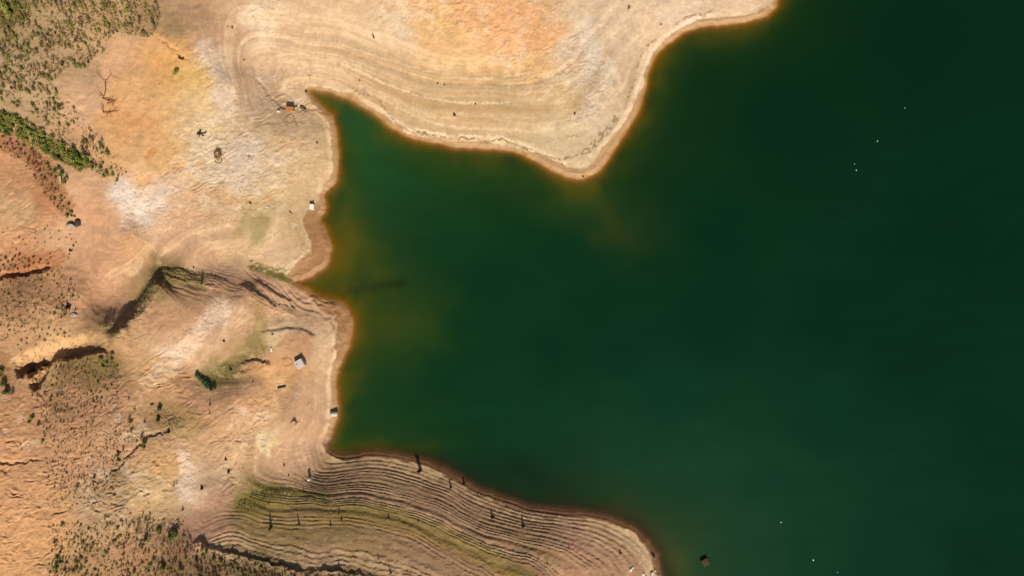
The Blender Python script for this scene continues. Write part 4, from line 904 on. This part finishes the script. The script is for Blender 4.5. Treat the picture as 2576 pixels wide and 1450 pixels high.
fallen(508,337,[(505,330,502,346,.22,1),(505,338,520,333,.16,1),(508,340,512,346,.14,1),(504,338,497,338,.12,1)], 'dwood', 'dark spreading root stump on the orange and white ground', 'uprooted_stump', 'tree stump', 6)
fallen(459,149,[(450,146,462,153,.2,0),(461,151,466,147,.12,1)], 'dwood', 'dark forked log above the isolated olive bush', 'log', 'log', 7)
fallen(740,1057,[(740,1053,741,1065,.16,1),(735,1057,750,1060,.12,1),(738,1060,732,1064,.1,1)], 'dwood', 'star shaped dead stump with pale chips on the peninsula', 'uprooted_stump', 'tree stump', 8)
fallen(628,658,[(628,658,638,660,.08,1)], 'wood', 'thin driftwood twig by the south side of the west headland', 'driftwood', 'driftwood', 9)
fallen(735,536,[(728,532,738,538,.11,0)], 'dwood', 'dark driftwood stick near the pale box on the west shore', 'driftwood', 'driftwood', 10)
fallen(629,396,[(624,394,634,398,.08,1)], 'dwood', 'small dark stick on the white clay of the west headland', 'driftwood', 'driftwood', 11)
fallen(445,1220,[(436,1225,446,1218,.13,1),(444,1218,448,1210,.09,1)], 'wood', 'forked dead branch beside the white eroded bank', 'driftwood', 'driftwood', 12)
fallen(790,196,[(776,191,815,203,.05,1),(778,193,780,200,.04,1)], 'wood', 'long thin driftwood branch above the head of the inlet', 'driftwood', 'driftwood', 13)
fallen(325,1140,[(345,1128,302,1172,.1,1)], 'wood', 'long dead branch lying in the narrow rill', 'driftwood', 'driftwood', 14)
fallen(640,962,[(634,964,640,958,.1,0)], 'dwood', 'short dark stick above the dark plank', 'driftwood', 'driftwood', 15)
# tumbled dead bush: ball of twigs and a ring of roots
t = empty('dead_bush', P3(550,393)); tag(t, 'brown tangle of dead twigs with looping roots on the white ground', 'dead bush'); rn = random.Random(3)
mb = MB()
for k in range(90):
    a = rn.random()*6.28; e = rn.uniform(0, 1.3); r0 = rn.uniform(.7, 1.25); p0 = Vector((math.cos(a)*r0*math.cos(e)*.85, math.sin(a)*r0*math.cos(e)*1.2+.3, math.sin(e)*r0*.8+.1)); b = a+rn.uniform(.5, 1.4); p2 = Vector((math.cos(b)*r0*.8, math.sin(b)*r0*1.1+.3, rn.uniform(.1, .9)))
    mb.tube([p0, (p0+p2)*.55+Vector((0, 0, .15)), p2], [.035, .03, .015], 3)
mb.build('twigs', MT['rust'], t)
mb = MB()
for (a, b, r) in [((-.5,-.6),(-.9,-1.5),.06),((-.9,-1.5),(.1,-1.9),.06),((.1,-1.9),(.75,-1.5),.06),((.75,-1.5),(.6,-.5),.05),((.1,-.9),(-.35,-1.7),.05),((0,1.2),(.35,2.1),.05),((-.5,.2),(-1.3,-.8),.04),((.7,.5),(1.3,-.2),.04)]:
    mb.tube([(a[0], a[1], .12), ((a[0]+b[0])/2+.08, (a[1]+b[1])/2-.06, .2), (b[0], b[1], .08)], [r, r, r*.8], 5)
mb.build('root', MT['wood'], t, True)
# pale leaning trunk
t = empty('dead_tree', P3(152,462)); tag(t, 'pale bare trunk leaning out of the bushes on the left', 'dead tree'); mb = MB(); mb.tube([(0,0,0),(.4,.7,.7),(.75,1.35,1.3),(.9,1.6,1.6)], [.16,.13,.1,.05], 6); mb.build('trunk', MT['pale'], t, True); mb = MB(); mb.tube([(.4,.7,.7),(.2,1.1,1.1)], [.07,.02], 5); mb.build('branch', MT['pale'], t, True)
# bleached log pile by the bottom left
fallen(375,1348,[(370,1354,388,1330,.12,1)], 'pale', 'bleached fallen trunk on the eroded bank at the lower left', seed=21)
fallen(385,1358,[(352,1362,395,1358,.1,1)], 'pale', 'bleached branch lying flat below the bleached fallen trunk', 'driftwood', 'driftwood', 22)

# ------------------------------------------------------------------ man-made things
def ang(u0, v0, u1, v1): return math.atan2(-(v1-v0), u1-u0)
# big concrete block
def anchor_block(name, u, v, w, l, h, rot, m, label, cat, dz=0, ring=True):
    p = P3(u, v, dz); t = empty(name, p, rot); tag(t, label, cat)
    mb = MB(); mb.box((0, 0, h/2-.1), (w, l, h+.2), .07); mb.build('block_body', MT[m], t)
    if ring:
        r_ = MB(); pts = [(-.75+.012*k, 0, h+.02+.07*math.sin(math.pi*k/40)) for k in range(0, 41, 4)]; r_.tube([(x-.05, .15, z) for x, _, z in pts], .045, 6); r_.build('lifting_bar', MT['rebar'], t, True)
    return t
anchor_block('concrete_block', 757.2, 914, 2.05, 2.0, 1.55, R(30), 'concrete', 'large square pale concrete block with a black shadow on the orange ground', 'concrete block')
# ring mark lines beside it: loops of old chain
def loop_rope(name, u, v, ru, rv, label, extra=(), r=.05, m='rope'):
    t = empty(name, P3(u, v)); tag(t, label, 'rope'); base = t.location; mb = MB(); pts = []
    for k in range(31):
        a = 2*math.pi*k/30; q = 1+.06*math.sin(3*a+1); p = P3(u+ru*math.cos(a)*q, v+rv*math.sin(a)*q)-base; pts.append(p+Vector((0, 0, r)))
    mb.tube(pts, r, 5, False)
    for e in extra:
        E = crom(e, 5); mb.tube([P3(a, b)-base+Vector((0, 0, r)) for a, b in E], r, 5)
    mb.build('rope_strand', MT[m], t, True); return t
loop_rope('rope', 730.5, 300, 9.5, 11, 'looped rope lying on the ground below the orange box', [[(722,305),(716,309),(712,300)],[(738,292),(742,302),(748,318)]], .045)
loop_rope('rope', 723, 911, 13, 10, 'faint muddy rope loop left of the large concrete block', (), .04)
# orange box
t = empty('mooring_box', P3(732, 276.5), R(-3)); tag(t, 'orange steel box with a deep black shaded side near the inlet', 'steel box')
mb = MB(); mb.box((0, 0, .5), (1.8, .85, 1.3), .05); mb.build('box_body', MT['orange'], t)
mb = MB(); mb.box((0, 0, 1.18), (1.88, .93, .08), .02); mb.build('lid', MT['orange'], t)
t = empty('mooring_rope', P3(708, 276)); tag(t, 'short dark rope running left from the orange box to the white stone', 'rope'); base = t.location; mb = MB()
mb.tube([P3(a, b)-base+Vector((0, 0, .08)) for a, b in crom([(722,277),(713,275),(705,272),(701,275),(699,281)], 4)], .08, 6); mb.build('rope_strand', MT['dwood'], t, True)
# white box on the west shore
t = empty('white_box', P3(787, 522), R(-3)); tag(t, 'white painted box with a black shadow at the west shore', 'box')
mb = MB(); mb.box((0, 0, .5), (.98, 1.3, 1.2), .05); mb.build('box_body', MT['whitep'], t); mb = MB(); mb.box((0, 0, 1.13), (1.06, 1.38, .08), .02); mb.build('lid', MT['whitep'], t)
def drum(u, v, r, l, rz, label, m='whitep', name='drum', upright=False, tilt=0):
    t = empty(name, P3(u, v, 0 if upright else r*.9), rz); tag(t, label, 'drum')
    if upright: ax = lambda s: Vector((math.sin(tilt)*s, 0, s))
    else: ax = lambda s: Vector((s-l/2, 0, 0))
    mb = MB(); mb.tube([ax(l*q) for q in (0, .04, .3, .32, .34, .64, .66, .68, .96, 1)], [r*.9, r, r, r*1.05, r, r, r*1.05, r, r, r*.9], 16); mb.build('barrel', MT[m], t, True)
    mb = MB(); mb.tube([ax(l*1.0), ax(l*1.0+.06)], r*.22, 8); mb.build('plug', MT[m], t); return t
drum(841.5, 1041, .62, 1.7, R(3), 'fat white float lying at the waterline of the peninsula', 'float_', 'float')
drum(683, 880, .2, 1.0, R(-80), 'small white cylinder on the sand above the concrete block', upright=False)
drum(780, 1204, .3, 1.5, R(75), 'white drum on the grey bank where the terraces begin', upright=True)
drum(673, 521.5, .16, .6, R(-35), 'tiny white canister on the white clay of the west headland')
# submerged block
zb = hz(1773, 1413)
sb = anchor_block('sunken_block', 1773, 1413, 1.75, 1.8, -zb+.75, R(28), 'sunk', 'silty square block standing just clear of the shallow water at the bottom', 'concrete block', ring=False)
sb.location.x, sb.location.y = world_xy(1773, 1413, 0)
# white pole on the beach
t = empty('pole', P3(1009, 308)); tag(t, 'long thin white pole lying on the beach above the cove', 'pole'); base = t.location; mb = MB()
mb.tube([P3(976+(1042-976)*k/10, 286+(331-286)*k/10)-base+Vector((0, 0, .12)) for k in range(11)], .1, 8); mb.build('pole_shaft', MT['whitep'], t, True); 
mb = MB(); a = P3(1041, 330.3)-base; b = P3(1043.5, 332)-base; mb.tube([a+Vector((0, 0, .12)), b+Vector((0, 0, .12))], .15, 8); mb.build('end_cap', MT['whitep'], t, True)
# planks
def plank(u0, v0, u1, v1, w, h, m, label):
    p = P3((u0+u1)/2, (v0+v1)/2); l = (P3(u1, v1)-P3(u0, v0)).length; t = empty('plank', p, ang(u0, v0, u1, v1)); tag(t, label, 'plank')
    mb = MB(); mb.box((0, 0, h/2+.08), (l, w, h), .02); mb.build('board', MT[m], t); mb = MB(); mb.box((-l*.45, -.02, .08), (.12, w*1.9, .2), .02); mb.build('cleat', MT[m], t)
plank(699.5, 976, 719.5, 972.5, .3, .3, 'dwood', 'dark wooden beam lying below the large concrete block')
plank(766, 1030, 779, 1014, .12, .1, 'pale', 'thin pale plank lying right of the dark beam')
plank(1590, 16, 1581, 28, .35, .1, 'pale', 'short pale plank beside the leaning stump near the top edge')
# floating debris
def buoy(u, v, r, label, el=1.5, rz=0, group=None):
    r *= .72; t = empty('buoy', world_xy(u, v, 0)+(0.0,), rz); tag(t, label, 'buoy', group); mb = MB()
    mb.tube([Vector((-r*el+2*r*el*q, 0, .05)) for q in (0, .08, .25, .5, .75, .92, 1)], [r*.3, r*.7, r*.95, r, r*.95, r*.7, r*.3], 10); mb.build('float_body', MT['white'], t, True)
buoy(1964.5, 1314, .15, 'white buoy floating farthest left in the lower water', 1.5, R(100)); buoy(2045.5, 1409, .18, 'largest white buoy floating in the lower water', 1.6, R(100)); buoy(2106.5, 1440, .1, 'smallest white buoy at the bottom edge', 1.2)
buoy(2207, 355.5, .1, 'slim white float tilted in the open upper water', 3.0, R(50)); buoy(2154, 428.5, .13, 'pale float in the upper water below the slim one', 1.4, R(-30)); buoy(2149.5, 413, .09, 'faint small float just above the pale float', 1.4, R(-20)); buoy(2275.5, 272.5, .08, 'faint float highest on the right of the water', 1.8)

# ------------------------------------------------------------------ sky, sun, camera
w = scene.world; w.use_nodes = True; nt = w.node_tree; nt.nodes.clear()
EL = R(44); sx, sy = .22, -1.0; az = math.atan2(sx, sy)      # sun stands to the south-south-east of the plan
sky = nt.nodes.new('ShaderNodeTexSky'); sky.sky_type = 'NISHITA'; sky.sun_disc = False; sky.sun_elevation = EL; sky.sun_rotation = az
bg = nt.nodes.new('ShaderNodeBackground'); bg.inputs[1].default_value = .06; wo = nt.nodes.new('ShaderNodeOutputWorld')
nt.links.new(sky.outputs[0], bg.inputs[0]); nt.links.new(bg.outputs[0], wo.inputs[0])
ld = bpy.data.lights.new('sun', 'SUN'); ld.energy = 4.6; ld.angle = R(.53); ld.color = (1, .93, .82); so = link(bpy.data.objects.new('sun', ld))
d = Vector((math.cos(EL)*math.sin(az), math.cos(EL)*math.cos(az), math.sin(EL))); so.rotation_euler = d.to_track_quat('Z', 'Y').to_euler()
cd = bpy.data.cameras.new('camera'); cd.sensor_width = 36; cd.lens = 36*HC/257.6; cd.clip_end = 20000; cd.clip_start = .5
co = link(bpy.data.objects.new('camera', cd)); co.location = (0, 0, HC); scene.camera = co
vs = scene.view_settings; scene.display_settings.display_device = 'sRGB'; vs.view_transform = 'Standard'; vs.look = 'None'; vs.exposure = .30; vs.gamma = 1
